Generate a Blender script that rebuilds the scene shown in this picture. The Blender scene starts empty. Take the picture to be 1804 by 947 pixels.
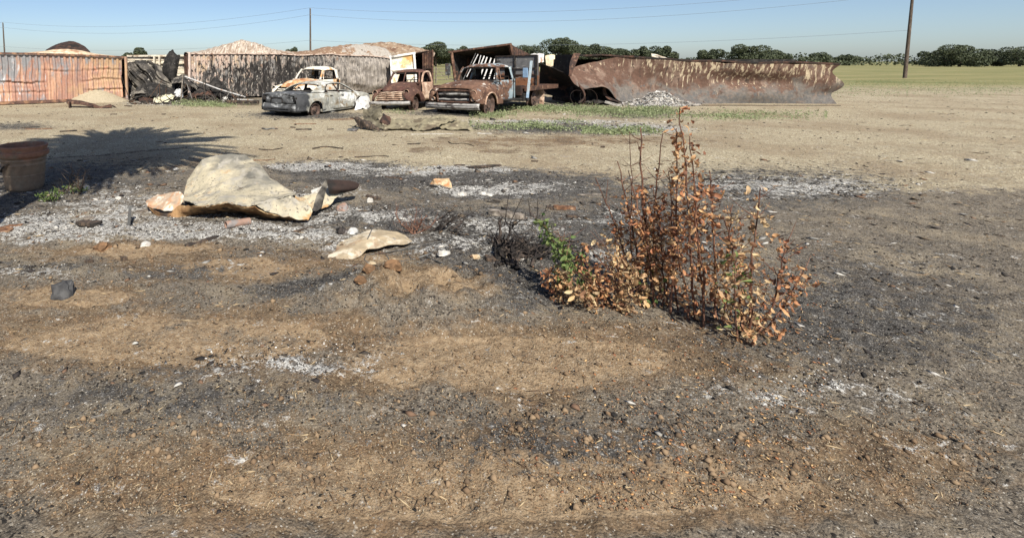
import bpy, bmesh, math, random
import numpy as np
from mathutils import Vector, Matrix, noise

SC = bpy.context.scene
COL = SC.collection
R = math.radians
rng = np.random.default_rng(7)
random.seed(11)

# ------------------------------------------------------------------ camera
F = 900.0                    # focal length in photo pixels
PITCH = R(5.0)
CX, CY = 600.0, 108.0 + F * math.tan(PITCH)
CAM_H = 2.0
FRAME = (0, 0, 1804, 947)    # window of the picture in photo pixels (left, top, width, height)
cam_data = bpy.data.cameras.new('camera')
cam = bpy.data.objects.new('camera', cam_data)
COL.objects.link(cam)
SC.camera = cam
cam.location = (0, 0, CAM_H)
cam.rotation_euler = (R(90) - PITCH, 0, 0)
cam_data.sensor_width = 36.0
cam_data.sensor_fit = 'HORIZONTAL'
cam_data.lens = F / FRAME[2] * 36.0
cam_data.shift_x = (FRAME[0] + FRAME[2] / 2 - CX) / FRAME[2]
cam_data.shift_y = -(FRAME[1] + FRAME[3] / 2 - CY) / FRAME[2]
cam_data.clip_start = 0.05
cam_data.clip_end = 6000.0

# ------------------------------------------------------------------ daylight
SUN_EL, SUN_AZ = R(47), R(180 - 13)     # azimuth measured from +Y towards +X: behind the camera, a little right
sun_dir = Vector((math.sin(SUN_AZ) * math.cos(SUN_EL), math.cos(SUN_AZ) * math.cos(SUN_EL), math.sin(SUN_EL)))
world = bpy.data.worlds.new("World")
SC.world = world
world.use_nodes = True
wn = world.node_tree
bg = wn.nodes['Background']
sky = wn.nodes.new('ShaderNodeTexSky')
sky.sky_type = 'NISHITA'
sky.sun_disc = False
sky.sun_elevation = SUN_EL
sky.sun_rotation = SUN_AZ
sky.altitude = 0
sky.air_density = 0.72
sky.dust_density = 0.8
sky.ozone_density = 2.3
wn.links.new(sky.outputs[0], bg.inputs[0])
bg.inputs[1].default_value = 0.086
sun_data = bpy.data.lights.new('sun', 'SUN')
sun_data.energy = 5.0
sun_data.angle = R(0.53)
sun_data.color = (1.0, 0.935, 0.83)
sun = bpy.data.objects.new('sun', sun_data)
COL.objects.link(sun)
sun.rotation_euler = (-sun_dir).to_track_quat('-Z', 'Y').to_euler()
SC.view_settings.view_transform = 'Standard'
SC.view_settings.look = 'None'
SC.view_settings.exposure = 0.55
SC.view_settings.gamma = 1.0
SC.view_settings.use_curve_mapping = False

# ------------------------------------------------------------------ photo pixel <-> place
def ray(px, py):
    cx, cy = (px - CX) / F, -(py - CY) / F
    c, s = math.cos(PITCH), math.sin(PITCH)
    return Vector((cx, c + cy * s, -s + cy * c))
def G(px, py, z=0.0):
    d = ray(px, py)
    t = (z - CAM_H) / d.z
    return Vector((d.x * t, d.y * t, z))
def P(px, py, Y):
    d = ray(px, py)
    t = Y / d.y
    return Vector((d.x * t, Y, CAM_H + d.z * t))
def project(x, y, z):
    c, s = math.cos(PITCH), math.sin(PITCH)
    dz = z - CAM_H
    w = np.maximum(y * c - dz * s, 1e-3)
    return CX + F * x / w, CY - F * (y * s + dz * c) / w

# ------------------------------------------------------------------ mesh helpers
class MB:
    def __init__(self):
        self.v, self.f = [], []
    def add(self, vs, fs):
        b = len(self.v)
        self.v += [tuple(p) for p in vs]
        self.f += [tuple(i + b for i in f) for f in fs]
        return self
    def grid(self, rows, close_u=False, flip=False):
        n, m = len(rows), len(rows[0])
        vs = [p for r in rows for p in r]
        fs = []
        for i in range(n - 1):
            for j in range(m - 1 + (1 if close_u else 0)):
                a, b = i * m + j, i * m + (j + 1) % m
                q = (a, b, b + m, a + m)
                fs.append(q[::-1] if flip else q)
        return self.add(vs, fs)
    def slab(self, rows, t):
        """closed sheet of thickness t along its own normals"""
        n, m = len(rows), len(rows[0])
        A = np.array([[tuple(p) for p in r] for r in rows], float)
        du = np.gradient(A, axis=1); dv = np.gradient(A, axis=0)
        nn = np.cross(du, dv); nn /= np.maximum(np.linalg.norm(nn, axis=2, keepdims=True), 1e-9)
        B = A - nn * t
        vs = list(map(tuple, A.reshape(-1, 3))) + list(map(tuple, B.reshape(-1, 3)))
        o = n * m
        fs = []
        for i in range(n - 1):
            for j in range(m - 1):
                a = i * m + j
                fs.append((a, a + 1, a + m + 1, a + m))
                fs.append((o + a + m, o + a + m + 1, o + a + 1, o + a))
        for j in range(m - 1):
            fs.append((j + 1, j, o + j, o + j + 1))
            a = (n - 1) * m + j
            fs.append((a, a + 1, o + a + 1, o + a))
        for i in range(n - 1):
            a = i * m
            fs.append((a, a + m, o + a + m, o + a))
            a = i * m + m - 1
            fs.append((a + m, a, o + a, o + a + m))
        return self.add(vs, fs)
    def box(self, c, s, rot=None, jit=0.0):
        c = Vector(c)
        vs = []
        for dz in (-.5, .5):
            for dx, dy in ((-.5, -.5), (.5, -.5), (.5, .5), (-.5, .5)):
                p = Vector((dx * s[0], dy * s[1], dz * s[2]))
                if jit: p += Vector((random.uniform(-jit, jit), random.uniform(-jit, jit), random.uniform(-jit, jit)))
                if rot is not None: p = rot @ p
                vs.append(c + p)
        return self.add(vs, [(3, 2, 1, 0), (4, 5, 6, 7), (0, 1, 5, 4), (1, 2, 6, 5), (2, 3, 7, 6), (3, 0, 4, 7)])
    def bar(self, a, b, w, h=None, up=(0, 0, 1)):
        a, b = Vector(a), Vector(b)
        h = w if h is None else h
        d = (b - a).normalized()
        u = Vector(up)
        if abs(d.dot(u)) > .98: u = Vector((1, 0, 0))
        s = d.cross(u).normalized(); u = s.cross(d)
        vs = []
        for p in (a, b):
            for i, j in ((-1, -1), (1, -1), (1, 1), (-1, 1)):
                vs.append(p + s * (i * w / 2) + u * (j * h / 2))
        return self.add(vs, [(3, 2, 1, 0), (4, 5, 6, 7), (0, 1, 5, 4), (1, 2, 6, 5), (2, 3, 7, 6), (3, 0, 4, 7)])
    def tube(self, path, r, n=6, cap=True):
        path = [Vector(p) for p in path]
        k = len(path)
        rs = list(r) if hasattr(r, '__len__') else [r] * k
        rows = []
        prev = None
        for i, p in enumerate(path):
            d = (path[min(i + 1, k - 1)] - path[max(i - 1, 0)])
            if d.length < 1e-9: d = Vector((0, 0, 1))
            d.normalize()
            if prev is None:
                u = Vector((0, 0, 1)) if abs(d.z) < .9 else Vector((1, 0, 0))
            else:
                u = prev
            s = d.cross(u)
            if s.length < 1e-6: s = d.cross(Vector((0, 1, 0)))
            s.normalize(); u = s.cross(d); prev = u
            rows.append([p + (s * math.cos(2 * math.pi * j / n) + u * math.sin(2 * math.pi * j / n)) * rs[i] for j in range(n)])
        b = len(self.v)
        self.grid(rows, close_u=True)
        if cap:
            self.f.append(tuple(b + j for j in range(n))[::-1])
            self.f.append(tuple(b + (k - 1) * n + j for j in range(n)))
        return self
    def lathe(self, prof, n=24, M=None, a0=0.0, a1=2 * math.pi):
        """prof: (radius, z) pairs turned round z, then moved by M"""
        full = abs(a1 - a0 - 2 * math.pi) < 1e-6
        rows = []
        for r, z in prof:
            row = []
            for j in range(n if full else n + 1):
                a = a0 + (a1 - a0) * j / n
                p = Vector((r * math.cos(a), r * math.sin(a), z))
                row.append(M @ p if M is not None else p)
            rows.append(row)
        return self.grid(rows, close_u=full)
    def mesh(self, name, smooth=None):
        me = bpy.data.meshes.new(name)
        me.from_pydata([tuple(p) for p in self.v], [], self.f)
        me.validate()
        if smooth is not None:
            me.polygons.foreach_set('use_smooth', [True] * len(me.polygons))
            if smooth < 179: me.set_sharp_from_angle(angle=R(smooth))
        me.update()
        return me
    def build(self, name, mat, parent=None, smooth=None, **kw):
        me = self.mesh(name, smooth)
        return link(name, me, mat, parent, **kw)

def link(name, me, mat, parent=None, label=None, cat=None, group=None, kind=None, loc=None, solid=0.0, bevel=0.0):
    o = bpy.data.objects.new(name, me)
    COL.objects.link(o)
    if mat is not None and len(me.materials) == 0: me.materials.append(mat)
    if parent is not None: o.parent = parent
    if loc is not None: o.location = loc
    if solid:
        m = o.modifiers.new('thickness', 'SOLIDIFY'); m.thickness = solid; m.offset = 0
    if bevel:
        m = o.modifiers.new('bevel', 'BEVEL'); m.width = bevel; m.segments = 2; m.limit_method = 'ANGLE'
    tag(o, label, cat, group, kind)
    return o
def tag(o, label=None, cat=None, group=None, kind=None):
    if label: o['label'] = label
    if cat: o['category'] = cat
    if group: o['group'] = group
    if kind: o['kind'] = kind
    return o
def thing(name, label, cat, loc=(0, 0, 0), rz=0.0, group=None, rot=None):
    o = bpy.data.objects.new(name, None)
    COL.objects.link(o)
    o.empty_display_size = .2
    o.location = loc
    o.rotation_euler = rot if rot is not None else (0, 0, rz)
    return tag(o, label, cat, group)

def catmull(pts, n):
    pts = [np.array(p, float) for p in pts]
    k = len(pts)
    out = []
    for i in range(n):
        t = i / (n - 1) * (k - 1)
        s = min(int(t), k - 2); u = t - s
        p0 = pts[s - 1] if s > 0 else 2 * pts[0] - pts[1]
        p1, p2 = pts[s], pts[s + 1]
        p3 = pts[s + 2] if s + 2 < k else 2 * pts[k - 1] - pts[k - 2]
        out.append(.5 * (2 * p1 + (p2 - p0) * u + (2 * p0 - 5 * p1 + 4 * p2 - p3) * u * u + (3 * p1 - p0 - 3 * p2 + p3) * u ** 3))
    return out
def net(ctrl, nu, nv, crumple=0.0, scale=2.0, seed=0.0, ridged=False):
    rows = [catmull(r, nu) for r in ctrl]
    cols = [catmull([rows[i][j] for i in range(len(rows))], nv) for j in range(nu)]
    g = [[Vector(cols[j][i]) for j in range(nu)] for i in range(nv)]
    if crumple:
        for r in g:
            for i, p in enumerate(r):
                q = p * scale + Vector((seed, seed * 1.7, seed * .3))
                n = noise.noise(q) + .5 * noise.noise(q * 2.3)
                if ridged: n = 1 - 2 * abs(n) + .7 * (1 - 2.4 * abs(noise.noise(q * 2.1 + Vector((3, 1, 7)))))
                v = noise.noise_vector(q * .7)
                r[i] = p + Vector((v.x * .35, v.y * .35, n)) * crumple
    return g
def facets(ctrl, su, sv, fine=0.0, seed=0.0):
    """straight-sided panels between control rows, sharp creases kept, with a little fine buckling"""
    rows = [[Vector(p) for p in r] for r in ctrl]
    g = []
    for i in range(len(rows) - 1):
        for b_ in range(sv + (1 if i == len(rows) - 2 else 0)):
            f = b_ / sv; row = []
            for j in range(len(rows[0]) - 1):
                for a in range(su + (1 if j == len(rows[0]) - 2 else 0)):
                    e = a / su
                    p = rows[i][j].lerp(rows[i][j + 1], e).lerp(rows[i + 1][j].lerp(rows[i + 1][j + 1], e), f)
                    if fine:
                        q = p * 2.2 + Vector((seed, 0, seed))
                        n = .9 * (1 - 2.6 * abs(noise.noise(q))) + .45 * (1 - 2.6 * abs(noise.noise(q * 2.4 + Vector((5, 2, 1))))) + .2 * noise.noise(q * 6)
                        p = p + Vector((.2 * n, -.4 * n, n)) * fine
                    row.append(p)
            g.append(row)
    return g
def fbm(x, y, seed=0.0, octv=4):
    s, a = 0.0, 1.0
    for i in range(octv):
        s += a * noise.noise(Vector((x * 2 ** i + seed, y * 2 ** i - seed, seed * .37 + i)))
        a *= .5
    return s

# ------------------------------------------------------------------ materials
def nodes(name, rough=.85, metal=0.0, spec=.3):
    m = bpy.data.materials.new(name)
    m.use_nodes = True
    nt = m.node_tree
    b = nt.nodes['Principled BSDF']
    b.inputs['Roughness'].default_value = rough
    b.inputs['Metallic'].default_value = metal
    b.inputs['Specular IOR Level'].default_value = spec
    return m, nt, b
def mathn(nt, op, a, b=None, clamp=False):
    n = nt.nodes.new('ShaderNodeMath'); n.operation = op; n.use_clamp = clamp
    for i, x in enumerate((a, b)):
        if x is None: continue
        if hasattr(x, 'is_output'): nt.links.new(x, n.inputs[i])
        else: n.inputs[i].default_value = x
    return n.outputs[0]
def noise_n(nt, vec, scale=1.0, detail=4.0, rough=.6, dist=0.0):
    n = nt.nodes.new('ShaderNodeTexNoise')
    n.inputs['Scale'].default_value = scale
    n.inputs['Detail'].default_value = detail
    n.inputs['Roughness'].default_value = rough
    n.inputs['Distortion'].default_value = dist
    nt.links.new(vec, n.inputs['Vector'])
    return n.outputs['Fac']
def mapping(nt, vec, scale=(1, 1, 1), loc=(0, 0, 0), rot=(0, 0, 0)):
    n = nt.nodes.new('ShaderNodeMapping')
    n.inputs['Scale'].default_value = scale
    n.inputs['Location'].default_value = loc
    n.inputs['Rotation'].default_value = rot
    nt.links.new(vec, n.inputs['Vector'])
    return n.outputs[0]
def maprange(nt, v, lo, hi, a=0.0, b=1.0):
    n = nt.nodes.new('ShaderNodeMapRange')
    n.interpolation_type = 'SMOOTHSTEP' if (a, b) == (0.0, 1.0) else 'LINEAR'
    nt.links.new(v, n.inputs[0])
    n.inputs[1].default_value, n.inputs[2].default_value = lo, hi
    n.inputs[3].default_value, n.inputs[4].default_value = a, b
    return n.outputs[0]
def mix(nt, fac, a, b, mode='MIX'):
    n = nt.nodes.new('ShaderNodeMix'); n.data_type = 'RGBA'; n.blend_type = mode
    for sock, x in ((n.inputs[0], fac), (n.inputs[6], a), (n.inputs[7], b)):
        if hasattr(x, 'is_output'): nt.links.new(x, sock)
        elif isinstance(x, (int, float)): sock.default_value = x
        else: sock.default_value = (*x[:3], 1)
    return n.outputs[2]
def patina(name, base, layers=(), rough=.85, metal=0.0, bump=.01, bscale=30.0, var=.35, vscale=9.0, spec=.25):
    """layers: (colour, scale3, threshold, softness, extra) painted one over another by noise;
       extra: (axis, lo, hi, gain) adds a burn-line along an object axis"""
    m, nt, b = nodes(name, rough, metal, spec)
    tc = nt.nodes.new('ShaderNodeTexCoord').outputs['Object']
    sep = nt.nodes.new('ShaderNodeSeparateXYZ'); nt.links.new(tc, sep.inputs[0])
    col = base
    for i, L in enumerate(layers):
        c, sc, th, so = L[:4]
        f = noise_n(nt, mapping(nt, tc, sc if hasattr(sc, '__len__') else (sc,) * 3, (i * 7.3 + 1.1, i * 3.1, i * 5.7)), 1.0, 6.0, .62, .3)
        for ex in L[4:]:
            g = maprange(nt, sep.outputs['XYZ'.index(ex[0])], ex[1], ex[2], -ex[3], ex[3])
            f = mathn(nt, 'ADD', f, g)
        f = maprange(nt, f, th - so, th + so)
        col = mix(nt, f, col, c)
    v = noise_n(nt, tc, vscale, 8.0, .7)
    v = maprange(nt, v, .25, .75, 1 - var, 1 + var)
    vm = nt.nodes.new('ShaderNodeVectorMath'); vm.operation = 'SCALE'
    if hasattr(col, 'is_output'): nt.links.new(col, vm.inputs[0])
    else: vm.inputs[0].default_value = col[:3]
    nt.links.new(v, vm.inputs['Scale'])
    nt.links.new(vm.outputs[0], b.inputs['Base Color'])
    if bump:
        bn = nt.nodes.new('ShaderNodeBump'); bn.inputs['Strength'].default_value = .6; bn.inputs['Distance'].default_value = bump
        nt.links.new(noise_n(nt, tc, bscale, 6.0, .65), bn.inputs['Height'])
        nt.links.new(bn.outputs[0], b.inputs['Normal'])
    return m
# ------------------------------------------------------------------ palette
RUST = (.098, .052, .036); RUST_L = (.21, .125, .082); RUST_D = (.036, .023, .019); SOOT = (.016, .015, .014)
ASH = (.60, .60, .57); OXIDE = (.40, .40, .36); CREAM = (.62, .52, .38); TAN = (.45, .33, .19)
M = {}
M['rust'] = patina('rust', RUST, [(RUST_D, 2.2, .52, .12), (RUST_L, (5, 5, 3), .60, .06), (SOOT, 1.4, .66, .08)])
M['rust_dark'] = patina('rust_dark', RUST_D, [(RUST, 2.5, .55, .1), (SOOT, 1.8, .55, .1)])
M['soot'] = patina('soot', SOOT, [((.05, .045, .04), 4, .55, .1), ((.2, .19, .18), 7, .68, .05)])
M['char'] = patina('char', (.02, .019, .018), [((.06, .05, .045), 9, .55, .1), ((.30, .29, .28), (14, 14, 5), .68, .05)], bump=.006, bscale=60)
M['charwood'] = patina('charred_wood', (.045, .036, .03), [((.12, .085, .06), (18, 18, 3), .52, .08), ((.02, .018, .016), 4, .55, .1)], bump=.006, bscale=50)
M['greywood'] = patina('grey_wood', (.20, .17, .14), [((.09, .075, .06), (20, 20, 3), .5, .08), ((.33, .29, .24), 8, .6, .08)], bump=.006, bscale=50)
M['brownwood'] = patina('brown_wood', (.22, .115, .06), [((.10, .05, .03), (16, 16, 3), .5, .1), ((.32, .2, .12), 8, .62, .06)], bump=.005, bscale=50)
M['ash'] = patina('ash', ASH, [((.38, .38, .37), 8, .52, .1), ((.12, .12, .12), 14, .66, .05)], bump=.01, bscale=60)
M['white'] = patina('white_scrap', (.56, .54, .49), [((.33, .31, .28), 6, .56, .08), (RUST_L, 5, .70, .05)])
M['darksteel'] = patina('dark_steel', (.07, .07, .068), [((.20, .2, .19), 6, .56, .08), (RUST, 5, .62, .07)])

# ------------------------------------------------------------------ ground
# zones of the burnt yard: (photo px x, y, half width, half height, strength), read back to places on the ground
Z_CHAR = [(800, 318, 310, 22, 1.0), (600, 298, 140, 16, .9), (900, 336, 220, 18, .9), (1010, 318, 130, 12, .7), (180, 312, 240, 34, .45), (500, 330, 140, 40, .35),
          (700, 382, 220, 30, .75), (880, 420, 170, 60, .95), (545, 510, 110, 18, .9), (930, 480, 150, 70, 1.0), (330, 478, 160, 14, .5), (90, 470, 150, 14, .45),
          (540, 203, 120, 7, .8), (800, 199, 95, 6, .9), (1000, 226, 200, 13, .75), (30, 222, 70, 8, .6), (1120, 202, 120, 9, .5), (480, 450, 120, 12, .3), (430, 178, 110, 9, .5), (290, 180, 70, 7, .6),
          (580, 385, 90, 30, .6), (430, 392, 190, 12, .5), (60, 350, 120, 26, .55), (60, 390, 120, 22, .4), (950, 186, 130, 8, .6), (1100, 420, 200, 90, .85), (1350, 330, 260, 40, .7), (1500, 560, 300, 120, .6), (300, 700, 320, 60, .45), (1000, 780, 300, 60, .5)]
Z_ASH = [(130, 402, 280, 24, 1.0), (400, 412, 230, 17, 1.0), (240, 360, 150, 14, .6), (640, 378, 120, 14, .6), (560, 345, 90, 14, .5), (850, 336, 110, 11, .8), (790, 300, 150, 7, .75), (560, 293, 110, 8, .9), (640, 300, 60, 10, .5), (50, 478, 120, 12, .5), (620, 425, 110, 24, .5), (560, 380, 100, 18, .45),
         (1125, 226, 100, 11, .8), (960, 214, 170, 4, .8), (1150, 182, 90, 6, .9), (810, 430, 120, 30, .4), (930, 330, 90, 8, .6), (180, 340, 190, 14, .35), (240, 375, 190, 14, .55), (890, 398, 130, 18, .5), (1060, 380, 110, 20, .3), (700, 300, 90, 6, .6),
         (280, 181, 60, 5, .5), (1060, 455, 90, 20, .4), (1400, 330, 200, 22, .6), (500, 640, 200, 25, .5), (1500, 700, 220, 30, .4)]
Z_SOIL = [(260, 444, 210, 16, .95), (110, 522, 220, 26, .95), (420, 470, 240, 30, .8), (750, 512, 140, 24, 1.0), (680, 452, 150, 16, .85), (960, 248, 260, 12, .65), (820, 262, 200, 8, .45), (700, 372, 90, 8, .7), (300, 290, 200, 20, .4),
          (60, 440, 90, 14, .5), (600, 450, 90, 20, .5), (300, 600, 500, 70, .95), (900, 640, 500, 80, .95), (900, 850, 1000, 120, .9), (1100, 350, 130, 14, .3)]
def zone(blobs, u, v):
    s = np.zeros_like(u)
    for cx, cy, rx, ry, k in blobs:
        d = np.sqrt(((u - cx) / rx) ** 2 + ((v - cy) / ry) ** 2)
        s = np.maximum(s, k * np.clip(1.35 - d, 0, 1) / .75)
    return np.clip(s, 0, 1)
# value noise on a lattice, quick enough for every ground vertex
_lat = rng.random((256, 256))
def vnoise(x, y):
    xi, yi = np.floor(x).astype(int), np.floor(y).astype(int)
    fx, fy = x - xi, y - yi
    fx, fy = fx * fx * (3 - 2 * fx), fy * fy * (3 - 2 * fy)
    a, b = _lat[yi % 256, xi % 256], _lat[yi % 256, (xi + 1) % 256]
    c, d = _lat[(yi + 1) % 256, xi % 256], _lat[(yi + 1) % 256, (xi + 1) % 256]
    return (a * (1 - fx) + b * fx) * (1 - fy) + (c * (1 - fx) + d * fx) * fy - .5
MOUND = [(G(750, 520), .85, .62, .17), (G(560, 545), .5, .35, .03), (G(905, 445), .9, .5, .08), (G(300, 412), 1.6, .35, .04), (G(90, 412), 1.0, .4, .05), (G(640, 330), 1.2, .6, .05), (G(860, 325), 1.8, .5, .04)]
def ground_h(x, y):
    near = np.clip(1.0 - (y - 6) / 16, .15, 1)
    h = .055 * vnoise(x * .9, y * .9) * near + .035 * vnoise(x * 2.7 + 9, y * 2.7) * near + .030 * vnoise(x * 8 + 3, y * 8) * np.clip(1.1 - (y - 5) / 12, 0, 1)
    h = h + .020 * vnoise(x * 21, y * 21 + 7) * np.clip(1.1 - (y - 4) / 7, 0, 1)
    for c, rx, ry, k in MOUND:
        d = ((x - c.x) / rx) ** 2 + ((y - c.y) / ry) ** 2
        e = np.clip(1 - d * .75, 0, 1)
        h = h + k * e ** .8 * (.8 + .7 * vnoise(x * 7, y * 7) + .5 * vnoise(x * 17, y * 17))
    return h * np.where(y > 60, 0.0, 1.0)
def gz(x, y):
    return float(ground_h(np.array([float(x)]), np.array([float(y)]))[0])
def GP(px, py):
    p = G(px, py); p.z = gz(p.x, p.y); return p

ys = np.concatenate([[-40, -15, -5, -1.5, 0], np.geomspace(1.0, 30, 330), np.geomspace(31, 3000, 46)])
us = np.concatenate([[-6, -4, -3, -2.2], np.linspace(-1.65, 1.75, 420), [2.3, 3, 4, 6]])
sc = np.maximum(ys, 1.0) * .75 + .6
XX = us[None, :] * sc[:, None]
YY = np.repeat(ys[:, None], len(us), 1)
ZZ = ground_h(XX, YY)
UU, VV = project(XX, np.maximum(YY, .5), ZZ * 0)
DIRT = lambda u, v: np.clip((v - 268 - .055 * np.clip(u - 420, 0, 900) - 14 * np.exp(-((u - 230) / 120) ** 2)) / 30, 0, 1)
wob = 26 * vnoise(XX * 1.1, YY * 1.1) + 14 * vnoise(XX * 3.7, YY * 3.7)
wv = (8 * vnoise(XX * 1.3 + 50, YY * 1.3) + 5 * vnoise(XX * 5 + 50, YY * 5)) * np.clip(8 / np.maximum(YY, 1), .25, 1.5)
Zs = [zone(z, UU + wob, VV + wv) for z in (Z_CHAR, Z_ASH, Z_SOIL)]
wd = DIRT(UU + wob * .6, VV + wv * 2.0)
md = zone([(752, 520, 118, 30, 1.0)], UU + wob * .5, VV + wv * .5)
Zs[0] *= 1 - md; Zs[1] *= 1 - md; Zs[2] = np.maximum(Zs[2], md)
ZZ = ZZ + Zs[1] * np.clip(14 / np.maximum(YY, 1) - .7, 0, 1) * (.030 * vnoise(XX * 6 + 3, YY * 8) + .022 * vnoise(XX * 15, YY * 17 + 5)) + Zs[0] * np.clip(9 / np.maximum(YY, 1) - .7, 0, 1) * .022 * vnoise(XX * 12, YY * 13 + 5)
n, m = XX.shape
idx = np.arange(n * m).reshape(n, m)
quads = np.stack([idx[:-1, :-1], idx[:-1, 1:], idx[1:, 1:], idx[1:, :-1]], -1).reshape(-1, 4)
def np_mesh(name, verts, faces, k):
    me = bpy.data.meshes.new(name)
    me.vertices.add(len(verts)); me.vertices.foreach_set('co', np.asarray(verts, np.float32).ravel())
    me.loops.add(faces.size); me.loops.foreach_set('vertex_index', faces.astype(np.int32).ravel())
    me.polygons.add(len(faces))
    me.polygons.foreach_set('loop_start', np.arange(0, faces.size, k, dtype=np.int32))
    me.polygons.foreach_set('loop_total', np.full(len(faces), k, np.int32))
    me.update(); me.validate()
    return me
gme = np_mesh('ground', np.stack([XX, YY, ZZ], -1).reshape(-1, 3), quads, 4)
gme.polygons.foreach_set('use_smooth', [True] * len(gme.polygons))
at = gme.attributes.new('zones', 'FLOAT_COLOR', 'POINT')
at.data.foreach_set('color', np.stack([Zs[0], Zs[1], Zs[2], wd], -1).astype(np.float32).ravel())

gm, nt, b = nodes('burnt_yard', .95, 0, .15)
tc = nt.nodes.new('ShaderNodeTexCoord').outputs['Object']
an = nt.nodes.new('ShaderNodeAttribute'); an.attribute_name = 'zones'
sepc = nt.nodes.new('ShaderNodeSeparateColor'); nt.links.new(an.outputs['Color'], sepc.inputs[0])
def vor(scale, rnd=1.0):
    v = nt.nodes.new('ShaderNodeTexVoronoi'); v.inputs['Scale'].default_value = scale; v.inputs['Randomness'].default_value = rnd
    nt.links.new(tc, v.inputs['Vector']); return v
v1, v2, v3 = vor(78), vor(34), vor(150)
s1 = nt.nodes.new('ShaderNodeSeparateColor'); nt.links.new(v1.outputs['Color'], s1.inputs[0])
s2 = nt.nodes.new('ShaderNodeSeparateColor'); nt.links.new(v2.outputs['Color'], s2.inputs[0])
s3 = nt.nodes.new('ShaderNodeSeparateColor'); nt.links.new(v3.outputs['Color'], s3.inputs[0])
nA = noise_n(nt, tc, 1.3, 8, .65); nB = noise_n(nt, tc, 5.5, 8, .7); nC = noise_n(nt, tc, 22, 6, .7); nD = noise_n(nt, tc, .35, 5, .6)
# gravel: each stone its own tone
grav = mix(nt, maprange(nt, s1.outputs[0], .1, .9), (.265, .222, .145), (.47, .405, .28))
grav = mix(nt, maprange(nt, s2.outputs[1], .80, .95), grav, (.58, .52, .38))
grav = mix(nt, maprange(nt, s1.outputs[2], .82, .97), grav, (.085, .07, .055))
grav = mix(nt, maprange(nt, mathn(nt, 'ADD', nD, mathn(nt, 'MULTIPLY', nB, .4)), .62, .86), grav, mix(nt, .5, grav, (.20, .14, .085)))
soil = mix(nt, maprange(nt, nC, .3, .7), (.095, .066, .042), (.265, .19, .115))
soil = mix(nt, maprange(nt, nB, .48, .72), soil, (.23, .145, .08))
soil = mix(nt, maprange(nt, nA, .50, .66), soil, mix(nt, .6, soil, (.05, .04, .032)))
soil = mix(nt, maprange(nt, s3.outputs[0], .86, .97), soil, (.30, .235, .155))
soil = mix(nt, maprange(nt, s1.outputs[1], .972, .992), soil, (.36, .31, .24))
soil = mix(nt, mathn(nt, 'MULTIPLY', maprange(nt, sepc.outputs[2], .955, .99), .9), soil, mix(nt, maprange(nt, nC, .3, .7), (.20, .14, .085), (.40, .30, .19)))
dirt = mix(nt, maprange(nt, nC, .28, .72), (.07, .06, .048), (.235, .2, .155))
dirt = mix(nt, maprange(nt, nA, .46, .62), dirt, mix(nt, .55, dirt, (.30, .25, .175)))
dirt = mix(nt, maprange(nt, s3.outputs[2], .86, .96), dirt, (.30, .27, .22))
dirt = mix(nt, maprange(nt, s1.outputs[2], .86, .95), dirt, (.03, .027, .024))
char = mix(nt, maprange(nt, nC, .32, .7), (.020, .019, .018), (.115, .107, .097))
char = mix(nt, maprange(nt, s3.outputs[1], .84, .96), char, (.25, .24, .22))
ash = mix(nt, maprange(nt, nC, .3, .68), (.13, .125, .115), (.52, .51, .475))
ash = mix(nt, maprange(nt, s1.outputs[0], .66, .84), ash, (.075, .07, .064))
ash = mix(nt, maprange(nt, s2.outputs[2], .74, .86), ash, (.10, .09, .08))
ash = mix(nt, maprange(nt, s3.outputs[2], .70, .90), ash, (.70, .69, .65))
def zmask(ch, nz, k, lo, hi):
    return maprange(nt, mathn(nt, 'ADD', ch, mathn(nt, 'MULTIPLY', mathn(nt, 'SUBTRACT', nz, .5), k)), lo, hi)
fine = mathn(nt, 'ADD', mathn(nt, 'MULTIPLY', nB, .6), mathn(nt, 'MULTIPLY', nC, .4))
streak = noise_n(nt, mapping(nt, tc, (2.2, 5.0, 1)), 1.0, 9, .72)
fine2 = mathn(nt, 'ADD', mathn(nt, 'MULTIPLY', streak, .6), mathn(nt, 'MULTIPLY', nC, .4))
col = mix(nt, zmask(an.outputs['Alpha'], nB, 1.5, .35, .70), grav, dirt)
brk = mathn(nt, 'ADD', mathn(nt, 'MULTIPLY', nA, .55), mathn(nt, 'MULTIPLY', streak, .45))
col = mix(nt, zmask(sepc.outputs[2], brk, 5.0, .35, .95), col, soil)
col = mix(nt, zmask(sepc.outputs[0], fine, 4.2, .30, .80), col, char)
col = mix(nt, zmask(sepc.outputs[1], fine2, 6.5, .40, .90), col, ash)
# sparse litter of soot and ash flecks everywhere
col = mix(nt, maprange(nt, noise_n(nt, tc, 9, 8, .75), .66, .74), col, (.05, .043, .036))
col = mix(nt, maprange(nt, s3.outputs[0], .982, .995), col, (.48, .45, .39))
# open field far off turns to dry grass green
sepp = nt.nodes.new('ShaderNodeSeparateXYZ'); nt.links.new(tc, sepp.inputs[0])
gs = noise_n(nt, mapping(nt, tc, (.05, .35, 1)), 1.0, 8, .7)
grass = mix(nt, maprange(nt, gs, .35, .65), (.115, .135, .05), (.29, .25, .125))
col = mix(nt, maprange(nt, mathn(nt, 'ADD', sepp.outputs[1], mathn(nt, 'MULTIPLY', nA, 16)), 41, 55), col, grass)
nt.links.new(col, b.inputs['Base Color'])
hgt = mathn(nt, 'ADD', mathn(nt, 'MULTIPLY', v1.outputs['Distance'], -.45), mathn(nt, 'ADD', mathn(nt, 'MULTIPLY', nC, 1.5), mathn(nt, 'MULTIPLY', noise_n(nt, tc, 70, 5, .7), .9)))
bn = nt.nodes.new('ShaderNodeBump'); bn.inputs['Strength'].default_value = .9; bn.inputs['Distance'].default_value = .018
nt.links.new(hgt, bn.inputs['Height']); nt.links.new(bn.outputs[0], b.inputs['Normal'])
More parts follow.
